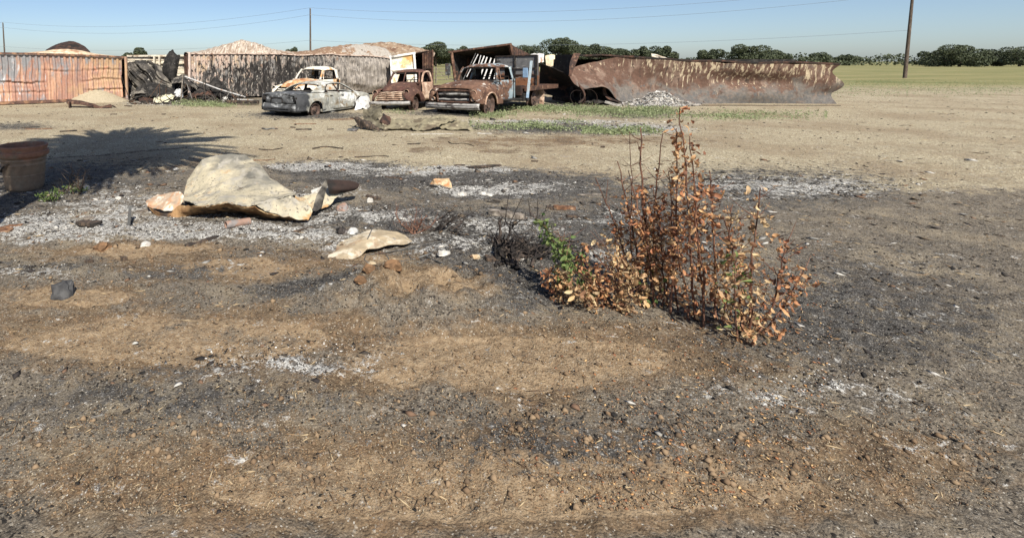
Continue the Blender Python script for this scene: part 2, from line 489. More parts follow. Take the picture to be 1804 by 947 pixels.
link('ground', gme, gm, kind='structure')

# ------------------------------------------------------------------ loose litter: stones, ash flakes, charcoal, chips, dead leaves
BASE = np.array([[1, 0, 0], [0, 1, 0], [-1, 0, 0], [0, -1, 0], [0, 0, 1], [0, 0, -1]], float)
BF = np.array([[0, 1, 4], [1, 2, 4], [2, 3, 4], [3, 0, 4], [1, 0, 5], [2, 1, 5], [3, 2, 5], [0, 3, 5]])
def scatter(name, mat, count, size, flat, accept, stretch=1.0, label=None, pxr=(-40, 1850), pyr=(176, 960), sink=.35):
    u = rng.uniform(*pxr, count * 3); v = pyr[0] + (pyr[1] - pyr[0]) * rng.random(count * 3) ** 1.5
    dv = (v - 108) / F
    y = CAM_H / dv; x = (u - CX) / F * y
    ok = accept(u + 20 * vnoise(x * 2, y * 2), v + 6 * vnoise(x * 2 + 9, y * 2)) > rng.random(len(u))
    x, y = x[ok][:count], y[ok][:count]
    k = len(x)
    if k == 0: return
    s = size[0] * (size[1] / size[0]) ** (rng.random(k) ** 2.2)
    s = s * np.clip(y / 8, .45, 2.6) ** .85
    V = BASE[None] * (1 + .5 * (rng.random((k, 6, 1)) - .5)) + .25 * (rng.random((k, 6, 3)) - .5)
    V = V * np.stack([s * stretch, s, s * flat], -1)[:, None, :]
    a = rng.random(k) * 2 * np.pi; t = (rng.random(k) - .5) * .7
    ca, sa, ct, st = np.cos(a), np.sin(a), np.cos(t), np.sin(t)
    X = V[..., 0] * ct[:, None] - V[..., 2] * st[:, None]; Zc = V[..., 0] * st[:, None] + V[..., 2] * ct[:, None]
    W = np.stack([X * ca[:, None] - V[..., 1] * sa[:, None] + x[:, None], X * sa[:, None] + V[..., 1] * ca[:, None] + y[:, None], Zc + (ground_h(x, y) + s * flat * sink)[:, None]], -1)
    Fc = (BF[None] + (np.arange(k) * 6)[:, None, None]).reshape(-1, 3)
    me = np_mesh(name, W.reshape(-1, 3), Fc, 3)
    return link(name, me, mat, kind='stuff', label=label)
zc = lambda u, v: zone(Z_CHAR, u, v)
za = lambda u, v: zone(Z_ASH, u, v)
zs_ = lambda u, v: zone(Z_SOIL, u, v)
def tone(name, cols, rough=.95):
    """one colour per loose piece"""
    m, nt, b = nodes(name, rough, 0, .2)
    gi = nt.nodes.new('ShaderNodeNewGeometry')
    cr = nt.nodes.new('ShaderNodeValToRGB'); cr.color_ramp.interpolation = 'CONSTANT'
    els = cr.color_ramp.elements
    while len(els) < len(cols): els.new(.5)
    for i, c in enumerate(cols):
        els[i].position = i / len(cols); els[i].color = (*c, 1)
    nt.links.new(gi.outputs['Random Per Island'], cr.inputs[0])
    nt.links.new(cr.outputs[0], b.inputs['Base Color'])
    return m
scatter('gravel', tone('gravel_stones', [(.36, .31, .22), (.27, .22, .15), (.38, .33, .24), (.2, .155, .1), (.33, .25, .17), (.12, .1, .08)]), 42000, (.004, .011), .7, lambda u, v: .8 * (1 - .7 * zc(u, v)), label='loose tan gravel strewn over the yard')
scatter('soil_crumbs', tone('soil_clods', [(.16, .1, .055), (.22, .14, .08), (.10, .063, .036), (.27, .18, .1)]), 30000, (.004, .014), .7, lambda u, v: zs_(u, v), pyr=(230, 960), label='brown soil crumbs in the foreground')
scatter('ash_flakes', tone('ash_flake', [(.62, .61, .58), (.45, .45, .43), (.78, .77, .74), (.3, .3, .29), (.55, .52, .46)]), 26000, (.004, .020), .45, lambda u, v: za(u, v) ** 1.3 + .01 * zc(u, v), label='pale ash flakes over the burnt ground')
scatter('charcoal', tone('charcoal_bits', [(.016, .015, .014), (.035, .03, .028), (.07, .06, .05), (.025, .022, .02)]), 36000, (.004, .020), .5, lambda u, v: .6 * zc(u, v) + .7 * za(u, v) + .05, stretch=1.7, label='black charcoal bits scattered on the ground')
scatter('burnt_scraps', tone('scrap_tones', [(.02, .019, .018), (.05, .043, .036), (.25, .24, .22), (.11, .085, .06), (.035, .03, .028), (.45, .43, .39), (.16, .10, .065)]), 4200, (.012, .06), .30, lambda u, v: .25 * zc(u, v) + .6 * za(u, v) * (v > 280) + .10 * (v > 280) * (v < 530), stretch=1.8, pyr=(196, 960), label='burnt scraps and shards scattered over the ash')
scatter('soil_lumps', tone('soil_lump_tones', [(.17, .115, .07), (.24, .17, .105), (.12, .085, .055)]), 1500, (.014, .05), .65, lambda u, v: .6 * zs_(u, v) * (v > 420), pyr=(400, 960), label='clods of brown soil in the foreground')
scatter('twigs', tone('twig_tones', [(.09, .06, .04), (.24, .16, .09), (.4, .31, .19), (.05, .04, .03)]), 2600, (.004, .009), 1.0, lambda u, v: .25 + .6 * (v > 330), stretch=13, pyr=(200, 960), label='thin dry twigs lying about')
scatter('dead_leaves', tone('dead_leaf_tones', [(.45, .25, .11), (.33, .15, .07), (.55, .37, .18), (.24, .11, .06)]), 2600, (.008, .022), .25, lambda u, v: np.exp(-((u - 520) / 90) ** 2 - ((v - 492) / 12) ** 2) * .9 + .85 * np.clip((u - 900) / 250, 0, 1) * (v > 430) * (u < 1500), stretch=1.6, pyr=(300, 960), label='dead brown leaves on the ground', sink=1.0)
# ---- vehicle paints
M['sedan'] = patina('burnt_sedan_paint', (.30, .295, .255), [((.19, .145, .09), (1.6, 2, 2), .56, .07), ((.62, .62, .59), (1.5, 2.5, 2.6), .56, .04), ((.34, .35, .33), 5, .55, .08), ((.05, .052, .055), (1.5, 1.5, 1.5), .5, .08, ('X', .1, 1.0, -.22))], rough=.75, bump=.006)
M['sedan_rear'] = patina('charred_sedan_tail', (.09, .094, .098), [((.33, .34, .34), (3, 3, 6), .57, .06), ((.018, .018, .018), 2.5, .56, .08), ((.5, .5, .48), 9, .70, .04)], rough=.7, bump=.008)
M['truckblue'] = patina('scorched_blue_truck_paint', (.145, .082, .055), [((.07, .038, .028), 2.4, .54, .1), ((.29, .18, .12), 6, .60, .05), ((.27, .34, .37), (2.6, 3, 3), .56, .05, ('X', -.4, -2.0, .13)), ((.48, .46, .42), (3, 3, 5), .645, .03), ((.03, .028, .026), (1.5, 1.5, 2.2), .62, .06)], bump=.006)
M['blue'] = patina('faded_blue_paint', (.20, .30, .43), [((.30, .38, .46), 3, .56, .08), ((.12, .07, .05), 6, .66, .05)], rough=.6)
M['rustcab'] = patina('rusted_pickup_paint', (.085, .046, .035), [((.165, .088, .060), 2.2, .55, .1), ((.075, .035, .028), 1.7, .55, .1), ((.42, .24, .15), 7, .66, .05)], bump=.006)
M['rustpink'] = patina('pale_pink_rust', (.36, .235, .165), [((.62, .47, .35), 4, .55, .08), (RUST, 4, .62, .07)], bump=.004)
M['cream'] = patina('scorched_cream_paint', (.66, .62, .53), [((.48, .27, .12), (2.2, 2.2, 3), .57, .06), ((.2, .09, .05), 3, .66, .05), ((.04, .035, .03), 3, .68, .05)], bump=.004)
M['creamrust'] = patina('orange_rusted_hood', (.55, .34, .17), [((.33, .15, .07), 3, .5, .06), ((.7, .62, .48), (3, 3, 3), .57, .06)], bump=.005)
M['chrome'] = patina('scorched_chrome', (.33, .32, .30), [((.055, .045, .04), (2, 2.5, 4), .54, .06), ((.3, .2, .13), 4, .66, .06)], rough=.5, metal=.0, spec=.6, bump=.003)
M['wheel'] = patina('bare_rusty_wheel', (.085, .055, .043), [((.17, .115, .09), 7, .55, .1), ((.03, .027, .025), 5, .56, .1)])
M['blackin'] = patina('charred_interior', (.02, .018, .017), [((.06, .05, .045), 5, .58, .1)])
# ------------------------------------------------------------------ large wrecks at the back of the yard
def W(mb, name, mat, parent, smooth=None, **kw):
    """mesh drawn in place coordinates, hung on a thing whose origin is elsewhere (no rotation)"""
    l = parent.location
    mb.v = [(p[0] - l.x, p[1] - l.y, p[2] - l.z) for p in mb.v]
    return mb.build(name, mat, parent, smooth=smooth, **kw)
def solo(mb, name, mat, label, cat, at, smooth=None, group=None, **kw):
    """a thing that is one mesh, origin at its foot"""
    at = Vector(at)
    mb.v = [(p[0] - at.x, p[1] - at.y, p[2] - at.z) for p in mb.v]
    return mb.build(name, mat, None, smooth=smooth, label=label, cat=cat, group=group, loc=at, **kw)
def corr(A, B, z0f, z1f, pitch, depth, nz, dent=None):
    A, B = Vector(A), Vector(B); d = B - A; L = d.length; d.normalize()
    nrm = Vector((d.y, -d.x, 0))
    if nrm.y > 0: nrm = -nrm
    k = int(L / pitch); rows = []
    ss = []
    for i in range(k):
        for f, o in ((0, 0), (.36, 0), (.5, 1), (.86, 1)): ss.append(((i + f) * pitch, o))
    ss.append((k * pitch, 0))
    for j in range(nz + 1):
        f = j / nz; row = []
        for s, o in ss:
            z = z0f(s / L) + (z1f(s / L) - z0f(s / L)) * f
            off = -depth * o
            dx = 0
            if dent:
                a, dx = dent(s, z, s / L, f); off += a
            p = A + d * (s + dx) + nrm * off; row.append((p.x, p.y, z))
        rows.append(row)
    mb = MB(); mb.grid(rows); return mb
def nz3(x, y, z): return noise.noise(Vector((x, y, z)))

# ---- orange container, far left
M['orange'] = patina('burnt_orange_container', (.365, .20, .145), [
    ((.43, .285, .17), (.9, .9, .9), .5, .12, ('X', -3.0, -.4, .22)), ((.30, .19, .155), (4.2, 4.2, .9), .53, .07), ((.50, .30, .20), (3.4, 3.4, .5), .58, .06),
    ((.25, .25, .255), (3.6, 3.6, .9), .56, .08, ('X', -1.6, -4.6, .10), ('Z', .6, 1.9, .10)),
    ((.50, .51, .52), (6, 6, 1.2), .66, .05, ('X', -1.6, -4.6, .08)), ((.27, .25, .25), (3.5, 3.5, 1.6), .64, .05, ('Z', 1.0, .2, .06)), ((.50, .24, .155), (5, 5, 2), .66, .05), ((.16, .10, .07), (6, 6, 2.5), .70, .04)], rough=.8, bump=.005, var=.22)
cR, cL = G(223, 177), G(0, 185.5)
d_ = (cL - cR).normalized(); cL = cR + d_ * 12.2
box_t = thing('shipping_container', 'orange rusted corrugated shipping container behind the gravel pile at the left edge', 'container', cR)
def dent1(s, z, u, f):
    a = .0
    cx = 12.2 - s                                # metres from the right end
    e = math.sin(math.pi * f)
    a -= .10 * e * (.5 + nz3(cx * .5, 3, 1)) * (1 if cx < 6 else .5)
    for zc, k, ph in ((1.55, .035, 0), (1.02, .055, 2), (.55, .05, 4)):
        w = nz3(cx * .55, ph, 5) + .25
        if w > 0:
            zz = zc + .18 * nz3(cx * .6, ph + 3, 0) + .07 * nz3(cx * 4.5, ph, 2)
            q = (z - zz) / .055
            a += -k * min(1, w * 2) * (math.exp(-q * q) - .6 * math.exp(-(q - 1.9) ** 2))
    dx = .06 * nz3(cx * .5, z * 1.3, 7) * e + .05 * nz3(cx * .8, z * 2.6, 17) * e * (1 if cx < 3 else .35)
    return a, dx
topz = lambda u: 2.40 - .20 * u ** 3 + .02 * nz3(u * 8, 0, 0)
wl = corr(cL, cR, lambda u: .16, lambda u: topz(u) - .05, .236, .05, 44, dent1); W(wl, 'side_panel', M['orange'], box_t, smooth=28)
M['railrust'] = patina('rusty_rail', (.12, .07, .055), [((.3, .17, .1), 4, .55, .08), (SOOT, 3, .58, .08)])
nb = Vector((-d_.y, d_.x, 0));
if nb.y < 0: nb = -nb
def seg_rail(A, B, zf, w, h, off):
    mb = MB(); pts = [A.lerp(B, i / 14) for i in range(15)]
    for a, b_, i in zip(pts, pts[1:], range(14)):
        mb.bar((a.x - nb.x * off, a.y - nb.y * off, zf(i / 14)), (b_.x - nb.x * off, b_.y - nb.y * off, zf((i + 1) / 14)), w, h)
    return mb
W(seg_rail(cL, cR, topz, .08, .09, .01), 'top_rail', M['railrust'], box_t)
W(seg_rail(cL, cR, lambda u: .10, .10, .14, .01), 'bottom_rail', M['railrust'], box_t)
mb = MB(); mb.bar(cR + Vector((.05, -.02, .0)), cR + Vector((.05, -.02, topz(1) + .03)), .13, .11); W(mb, 'corner_post', M['orange'], box_t, bevel=.01)
bR, bL = cR + nb * 2.4, cL + nb * 2.4
mb = corr(cR + nb * .05 + Vector((.04, 0, 0)), bR + Vector((.04, 0, 0)), lambda u: .12, lambda u: 2.15, .236, .04, 6); W(mb, 'end_panel', M['rust'], box_t)
mb = corr(bL, bR, lambda u: .12, lambda u: topz(u) - .05, .236, .05, 3); W(mb, 'back_panel', M['rust'], box_t)
M['paleroof'] = patina('pale_burnt_roof', (.55, .44, .30), [((.34, .18, .10), (2.4, 2.4, 2.4), .54, .07), ((.66, .60, .48), 5, .6, .06), ((.12, .07, .05), 3, .66, .06)], bump=.008)
ro = []
for i in range(40):
    u = i / 39; a, b_ = cL.lerp(cR, u), bL.lerp(bR, u)
    hump = .30 * math.exp(-((u - .80) / .11) ** 2) + .06 * nz3(u * 14, 2, 3)
    ro.append([a.lerp(b_, v) + Vector((0, 0, topz(u) + .02 + hump * math.sin(math.pi * min(1, v * 1.0)) + .02 * nz3(u * 60, v * 3, 1))) for v in (0, .12, .25, .4, .55, .7, .85, 1)])
mb = MB(); mb.grid(ro); W(mb, 'roof_panel', M['paleroof'], box_t, smooth=50)

# ---- dark rusted roof heaved up behind it
Yr = 30.0
ctl = [[P(72, 99, 31.5), P(85, 88, 31.5), P(110, 80, 31.5), P(135, 80, 31.5), P(150, 88, 31.5), P(160, 97, 31.5)],
       [P(76, 97, 30.5), P(92, 84, 30.5), P(112, 77, 30.5), P(128, 75.5, 30.5), P(147, 83, 30.5), P(158, 93, 30.5)],
       [P(80, 96, 29.5), P(96, 89, 29.5), P(112, 90, 29.4), P(130, 91, 29.4), P(147, 91, 29.5), P(156, 94, 29.5)],
       [P(78, 102, 29.3), P(95, 103, 29.3), P(112, 106, 29.2), P(130, 108, 29.2), P(147, 108, 29.3), P(158, 108, 29.3)]]
mb = MB(); mb.slab(net(ctl, 60, 36, .035, 1.6, 3, True), .03)
solo(mb, 'collapsed_roof', M['rust_dark'], 'dark brown rusted roof sheet heaved up behind the orange container', 'roof sheet', G(115, 170), smooth=50)

# ---- gravel pile
pc = G(148, 181) + Vector((0, 1.0, 0))
rows = []
for r in np.linspace(0, 1, 26):
    row = []
    for j in range(64):
        a = 2 * math.pi * j / 64
        rr = r * (1 + .10 * nz3(math.cos(a) * 1.3, math.sin(a) * 1.3, 4))
        x, y = 1.72 * rr * math.cos(a), 1.35 * rr * math.sin(a)
        h = .80 * max(0, 1 - r) ** 1.05
        h = .80 * (1 - r) if r > .15 else .80 * (.85 - (r / .15) ** 2 * .0 - (r ** 2) * 2.2 + .05)
        h += .02 * nz3(x * 3, y * 3, 2) * min(1, (1 - r) * 6) + .008 * nz3(x * 14, y * 14, 2)
        row.append((x, y, h - .03))
    rows.append(row)
M['gravelpile'] = patina('gravel_heap', (.38, .33, .235), [((.27, .225, .15), 34, .52, .06), ((.50, .45, .35), 40, .62, .04)], bump=.02, bscale=55, var=.18)
mb = MB(); mb.grid(rows, close_u=True)
pile = mb.build('gravel_pile', M['gravelpile'], None, smooth=180, label='heap of tan gravel in front of the orange container', cat='gravel pile', loc=pc)

# ---- bent bed frame / chute in front of the pile
bt0 = G(124, 193)
bent = thing('scrap_trough', 'bent rusty metal trough with legs lying before the gravel pile', 'scrap metal', bt0)
ctl = [[P(117, 176, 22.5), P(140, 178, 22.5), P(160, 183, 22.3), P(178, 188, 22.2), P(196, 184, 22.2)],
       [P(117, 178, 22.1), P(140, 180, 22.0), P(160, 185, 21.9), P(178, 190, 21.8), P(197, 187, 21.8)],
       [P(118, 183, 22.0), P(140, 184, 21.9), P(160, 188, 21.8), P(178, 191, 21.8), P(196, 190, 21.8)]]
mb = MB(); mb.slab(net(ctl, 24, 8, .03, 3, 1), .03); W(mb, 'trough', M['rust'], bent, smooth=40)
mb = MB(); mb.bar(P(123, 180, 21.9), P(124, 193, 21.9), .16, .05); mb.v = mb.v; W(mb, 'leg', M['rust_dark'], bent)
mb = MB(); mb.bar(P(163, 186, 21.8), P(164, 192, 21.8), .14, .05); W(mb, 'leg', M['rust_dark'], bent)
mb = MB(); mb.tube([P(194, 186, 22), P(200, 187, 22), P(206, 191, 22)], .035, 5); mb.tube([P(125, 193, 21.7), P(160, 192.5, 21.7), P(192, 190, 21.7)], .03, 5); W(mb, 'strut', M['rust_dark'], bent)

# ---- long scorched container in the middle
M['scorch'] = patina('scorched_container_paint', (.50, .38, .31), [
    ((.50, .38, .26), (2, 2, 1.4), .54, .06), ((.60, .54, .47), (5, 5, 2.2), .60, .04), ((.26, .17, .12), (3, 3, 1.6), .56, .06, ('X', 1.0, 6.0, .06)),
    ((.19, .18, .17), (2.6, 2.6, 1.3), .53, .05, ('X', 0.2, 5.0, .10), ('Z', 2.3, 1.4, .07)), ((.05, .048, .045), (4.5, 4.5, 1.8), .56, .03, ('X', 0.0, 4.0, .07), ('Z', 2.3, 1.2, .08)), ((.35, .30, .26), (7, 7, 1.6), .57, .04),
    ((.028, .025, .023), (8, 8, 4.5), .58, .025, ('X', 0.0, 3.0, .03), ('Z', 2.4, 1.6, .05)), ((.022, .02, .019), (4.2, 4.2, .45), .585, .03, ('X', .6, 3.0, .05)), ((.46, .42, .36), (9, 9, 3.6), .63, .025), ((.20, .18, .16), (2, 2, 2), .50, .06, ('X', 5.5, 9.5, .2)), ((.31, .28, .245), (6, 6, 2), .58, .08, ('X', 5.0, 8.5, .06)), ((.07, .063, .057), (5, 5, 2), .62, .06)], bump=.006, var=.3)
sL = P(335, 174, 26.5); sL.z = 0
sR = P(692, 160, 31.2); sR.z = 0
dS = (sR - sL); LS = dS.length; dS.normalize(); nS = Vector((-dS.y, dS.x, 0))
sc_t = thing('shipping_container', 'long scorched pink and black container with humped burnt roof behind the sedan', 'container', sL)
sag = lambda u: 2.40 - .03 * u + .07 * nz3(u * 7, 1, 2) + .04 * nz3(u * 19, 4, 2) - .25 * max(0, (u - .72) / .28) ** 2
def dent2(s, z, u, f):
    e = math.sin(math.pi * min(1, f * 1.02))
    a = .24 * e * nz3(s * .45, z * .6, 1) + .05 * e * nz3(s * 1.5, z * 1.4, 4)
    if u > .68: a += (u - .68) * 1.8 * e * (.5 + nz3(s * .9, z * 1.2, 9)); 
    dx = .05 * e * nz3(s * .8, z * 1.6, 12)
    if u > .55: a += min(1, (u - .55) * 5) * e * (.16 * (1 - 2.2 * abs(nz3(s * .8 + z * 1.1, z * .9 - s * .3, 22))) + .07 * (1 - 2 * abs(nz3(s * 2.1 - z * 1.6, z * 2, 31))))
    return a, dx
W(corr(sL, sR, lambda u: .10, lambda u: sag(u) - .04, .236, .05, 30, dent2), 'side_panel', M['scorch'], sc_t, smooth=32)
M['scorchroof'] = patina('scorched_humped_roof', (.40, .345, .285), [((.235, .175, .13), (15, 1.6, 2), .50, .07), ((.54, .49, .42), (17, 1.8, 2), .60, .05), ((.21, .135, .088), (1.5, 1.5, 1.5), .50, .10, ('X', 3.8, 6.0, .20)), ((.52, .44, .33), (6, 6, 2.5), .62, .04), ((.33, .30, .26), (1.8, 1.8, 2), .55, .06, ('X', 7.0, 9.0, .16)), ((.09, .05, .035), 4, .66, .05)], bump=.01)
ro = []
for i in range(260):
    u = i / 259
    a = sL.lerp(sR, u)
    pxu = 600 + 900 * a.x / a.y
    h1 = .66 * math.exp(-((pxu - 432) / 62) ** 2) ; h2 = .66 * math.exp(-(max(0, 660 - pxu) / 95) ** 2)
    rib = .03 * (1 if (i % 8) < 4 else 0)
    ro.append([a + nS * (2.44 * v) + Vector((0, 0, sag(u) + (h1 + h2) * math.sin(math.pi * v) ** .8 + (.10 * nz3(u * 9, v * 1.5, 6) + .05 * nz3(u * 26, v * 3, 2)) * math.sin(math.pi * v) + rib * (0.05 < v < .95) + .028 * (1 - 2.6 * abs(nz3(u * 34 + v * 2.2, v * 1.6, 9))) * math.sin(math.pi * v) + .008 * (1 - 2.6 * abs(nz3(u * 85 - v * 3, v * 3, 19))) * math.sin(math.pi * v))) for v in np.linspace(0, 1, 24)])
mb = MB(); mb.grid(ro); W(mb, 'roof_panel', M['scorchroof'], sc_t, smooth=30)
mb = MB()
for i in range(24): mb.bar(sL.lerp(sR, i / 24) + Vector((0, -.03, sag(i / 24) + .01 * nz3(i, 0, 0))), sL.lerp(sR, (i + 1) / 24) + Vector((0, -.03, sag((i + 1) / 24))), .05, .06)
W(mb, 'top_rail', patina('pale_rail', (.50, .40, .33), [((.2, .12, .09), 5, .55, .06)]), sc_t)
mb = MB(); mb.bar(sL + Vector((-.02, -.05, 0)), sL + Vector((.05, -.05, 2.46)), .14, .12); W(mb, 'corner_post', patina('pale_post', (.52, .42, .36), [((.25, .16, .13), (6, 6, 2), .55, .06)]), sc_t, bevel=.01)
mb = corr(sL + nS * .08, sL + nS * 2.44, lambda u: .1, lambda u: 2.3, .236, .04, 4); W(mb, 'end_panel', M['rust'], sc_t)
mb = corr(sL + nS * 2.44, sR + nS * 2.44, lambda u: .1, lambda u: sag(u), .236, .05, 2); W(mb, 'back_panel', M['rust'], sc_t)
M['brownroof'] = patina('brown_scorched_roof', (.24, .17, .115), [((.36, .30, .23), (3, 3, 3), .56, .06), ((.13, .075, .05), 2, .56, .08), ((.5, .42, .32), (9, 9, 4), .66, .03)], bump=.01)
# second heaved roof, right of it, behind the white door
ctl = [[P(640, 84, 34.5), P(680, 82, 34.5), P(720, 88, 34.5), P(765, 99, 34.5)], [P(640, 80, 33.5), P(682, 77, 33.2), P(722, 83, 33), P(766, 95, 33)], [P(642, 92, 32.3), P(685, 91, 32.2), P(722, 94, 32), P(766, 98, 31.6)], [P(642, 103, 32.2), P(685, 101, 32.1), P(722, 98, 31.6), P(764, 103, 31.4)]]
mb = MB(); mb.slab(net(ctl, 70, 40, .06, 1.5, 8, True), .03)
solo(mb, 'collapsed_roof', M['brownroof'], 'brown humped roof sheet sagging behind the white container door', 'roof sheet', G(700, 160), smooth=45)

# ---- container seen end on, white door left, brown door right
ed_t = thing('open_container', 'open container end with one white door and one rusty brown door behind the rounded pickup', 'container', P(720, 165, 30))
ed_t.location.z = 0
Ye = 30.0
mb = MB(); mb.slab([[P(690, 101, Ye + .3), P(728, 95, Ye)], [P(692, 172, Ye + .3), P(733, 172, Ye)]], .06); W(mb, 'door', patina('white_rusted_door', (.70, .68, .60), [((.55, .33, .12), (1.6, 1.6, 1.2), .53, .06), ((.66, .55, .3), 3, .56, .06), ((.25, .12, .06), (4, 4, 2), .68, .04)], bump=.004), ed_t)
fr = MB()
fr.bar(P(688, 101, Ye + .2), P(692, 172, Ye + .2), .14, .10); fr.bar(P(729, 94, Ye - .1), P(735, 172, Ye - .1), .22, .12); fr.bar(P(686, 100.5, Ye + .2), P(732, 93.5, Ye - .1), .10, .12); fr.bar(P(690, 123, Ye + .1), P(731, 122, Ye - .1), .06, .10)
W(fr, 'door_frame', patina('white_frame_paint', (.74, .73, .70), [((.35, .33, .3), 4, .6, .06)]), ed_t, bevel=.01)
for k in range(5):
    a, b_ = 745 + k * 3.6, 745.4 + k * 3.4
    mb = MB(); mb.bar(P(a, 94 - k * .6, Ye - .4), P(b_, 172, Ye - .4), .085, .06); W(mb, 'door_slat', M['rust'], ed_t)
mb = MB(); mb.slab([[P(744, 94, Ye - .25), P(761, 90, Ye - .55)], [P(745, 172, Ye - .25), P(761, 172, Ye - .55)]], .03); mb.bar(P(762, 88, Ye - .6), P(762, 172, Ye - .6), .1, .1); mb.bar(P(744, 121, Ye - .3), P(762, 120, Ye - .6), .1, .08); W(mb, 'rusty_door', M['rust'], ed_t)
mb = MB()
a0, a1, dpt = P(690, 172, Ye + .35), P(760, 172, Ye - .4), Vector((.35, 2.2, 0))
for p in (a0, a1): p.z = 0
zt0, zt1 = P(690, 100, Ye + .3).z, P(760, 89, Ye - .5).z
mb.grid([[a0, a0 + dpt], [a0 + Vector((0, 0, zt0)), a0 + dpt + Vector((0, 0, zt0 - .1))]])
mb.grid([[a1, a1 + dpt], [a1 + Vector((0, 0, zt1)), a1 + dpt + Vector((0, 0, zt1 - .3))]])
mb.grid([[a0 + dpt, a1 + dpt], [a0 + dpt + Vector((0, 0, zt0)), a1 + dpt + Vector((0, 0, zt1))]])
mb.grid([[a0 + Vector((0, 0, zt0)), a1 + Vector((0, 0, zt1))], [a0 + dpt + Vector((0, 0, zt0 - .1)), a1 + dpt + Vector((0, 0, zt1 - .3))]])
W(mb, 'container_shell', M['rust_dark'], ed_t, solid=.05)

# ---- racked open container behind the flatbed truck
Yo = 28.5
op_t = thing('open_container', 'leaning rusty brown open container with black inside, behind the flatbed truck', 'container', P(850, 165, Yo))
op_t.location.z = 0
TL, TR = P(794, 92.5, Yo), P(898, 78.5, Yo - .6)
BL, BR = P(806, 172, Yo), P(915, 172, Yo - .6)
back = Vector((3.0, 5.2, 0))
TLb, TRb = TL + back + Vector((0, 0, -.2)), P(948, 104, 33.2)
BLb, BRb = BL + back, P(952, 164, 33.4)
def quad_net(a, b_, c, d, nu=12, nv=8, cr=.05, seed=0):
    return [[(a.lerp(b_, i / (nu - 1))).lerp(d.lerp(c, i / (nu - 1)), j / (nv - 1)) + Vector((nz3(i * .5, j * .5, seed), nz3(i * .5, j * .5, seed + 9), nz3(i * .5, j * .5, seed + 5))) * cr for i in range(nu)] for j in range(nv)]
mb = MB(); mb.slab(quad_net(TR, TRb, BRb, BR, 14, 10, .06, 3), .04); W(mb, 'side_panel', M['rust'], op_t, smooth=40)
mb = MB(); mb.slab(quad_net(TL, TLb, BLb, BL, 12, 8, .06, 5), .04); W(mb, 'side_panel', M['rust'], op_t, smooth=40)
mb = MB(); mb.slab(quad_net(TL, TR, TRb, TLb, 14, 10, .05, 7), .04); W(mb, 'roof_panel', M['rust'], op_t, smooth=40)
mb = MB(); mb.slab(quad_net(TLb, TRb, BRb, BLb, 10, 8, .05, 11), .04); W(mb, 'back_panel', M['rust_dark'], op_t, smooth=40)
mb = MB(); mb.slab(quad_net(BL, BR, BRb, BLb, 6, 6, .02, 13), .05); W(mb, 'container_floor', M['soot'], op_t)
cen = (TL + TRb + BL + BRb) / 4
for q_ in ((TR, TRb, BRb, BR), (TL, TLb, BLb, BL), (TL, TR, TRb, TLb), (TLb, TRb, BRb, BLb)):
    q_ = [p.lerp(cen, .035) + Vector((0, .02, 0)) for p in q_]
    mb = MB(); mb.slab(quad_net(*q_, 10, 8, .02, 17), .01); W(mb, 'added_sooty_liner', M['soot'], op_t, smooth=40)  # sooty liner added inside so the sunlit mouth still reads black
mb = MB(); mb.bar(TL + Vector((.03, -.05, 0)), BL + Vector((0, -.05, 0)), .20, .14); W(mb, 'corner_post', M['rust'], op_t, bevel=.015)
mb = MB(); mb.bar(TR + Vector((0, -.05, 0)), BR + Vector((.1, -.05, 0)), .30, .14); W(mb, 'corner_post', M['rust'], op_t, bevel=.015)
mb = MB(); mb.bar(TL + Vector((-.15, -.06, .01)), TR + Vector((.08, -.06, .03)), .09, .10); W(mb, 'header', M['rust'], op_t, bevel=.01)
# pale slats leaning on the truck bed in front of its dark mouth
M['slat'] = patina('pale_grey_slat', (.48, .47, .45), [((.35, .2, .12), (4, 4, 2), .62, .05), ((.3, .3, .3), 5, .62, .06)])
for k, (x0, y0, x1, y1, w, lab) in enumerate([(846, 116, 853, 99, .06, 'pale slat leaning over the truck cab, leftmost of the five broad ones'), (852.5, 116.5, 858, 101, .06, 'pale slat over the truck cab, second broad one from the left'), (860, 116.5, 865, 102.5, .06, 'pale slat over the truck cab, middle of the five broad ones'), (868, 117, 872, 104, .06, 'pale slat over the truck cab, fourth broad one from the left'), (875, 119, 878, 105.5, .06, 'pale slat over the truck cab, rightmost and shortest'),
                                        (828, 115, 838, 94, .03, 'thin dark rod leaning over the truck cab, leftmost of the leaning row'), (834, 112, 842, 96, .035, 'thin pale rod leaning over the truck cab, second in the leaning row'), (843, 112, 847, 98, .035, 'thin grey rod over the truck cab, next to the broad pale slats')]):
    mb = MB(); a, b_ = P(x0, y0, 25.6), P(x1, y1, 25.9)
    foot = a + (a - b_).normalized() * 0.9
    mb.bar(foot, b_, w, .03, up=(0, -1, .2)); solo(mb, 'slat', M['slat'] if k != 5 else M['darksteel'], lab, 'slat', foot, group='slats leaning behind the truck cab')

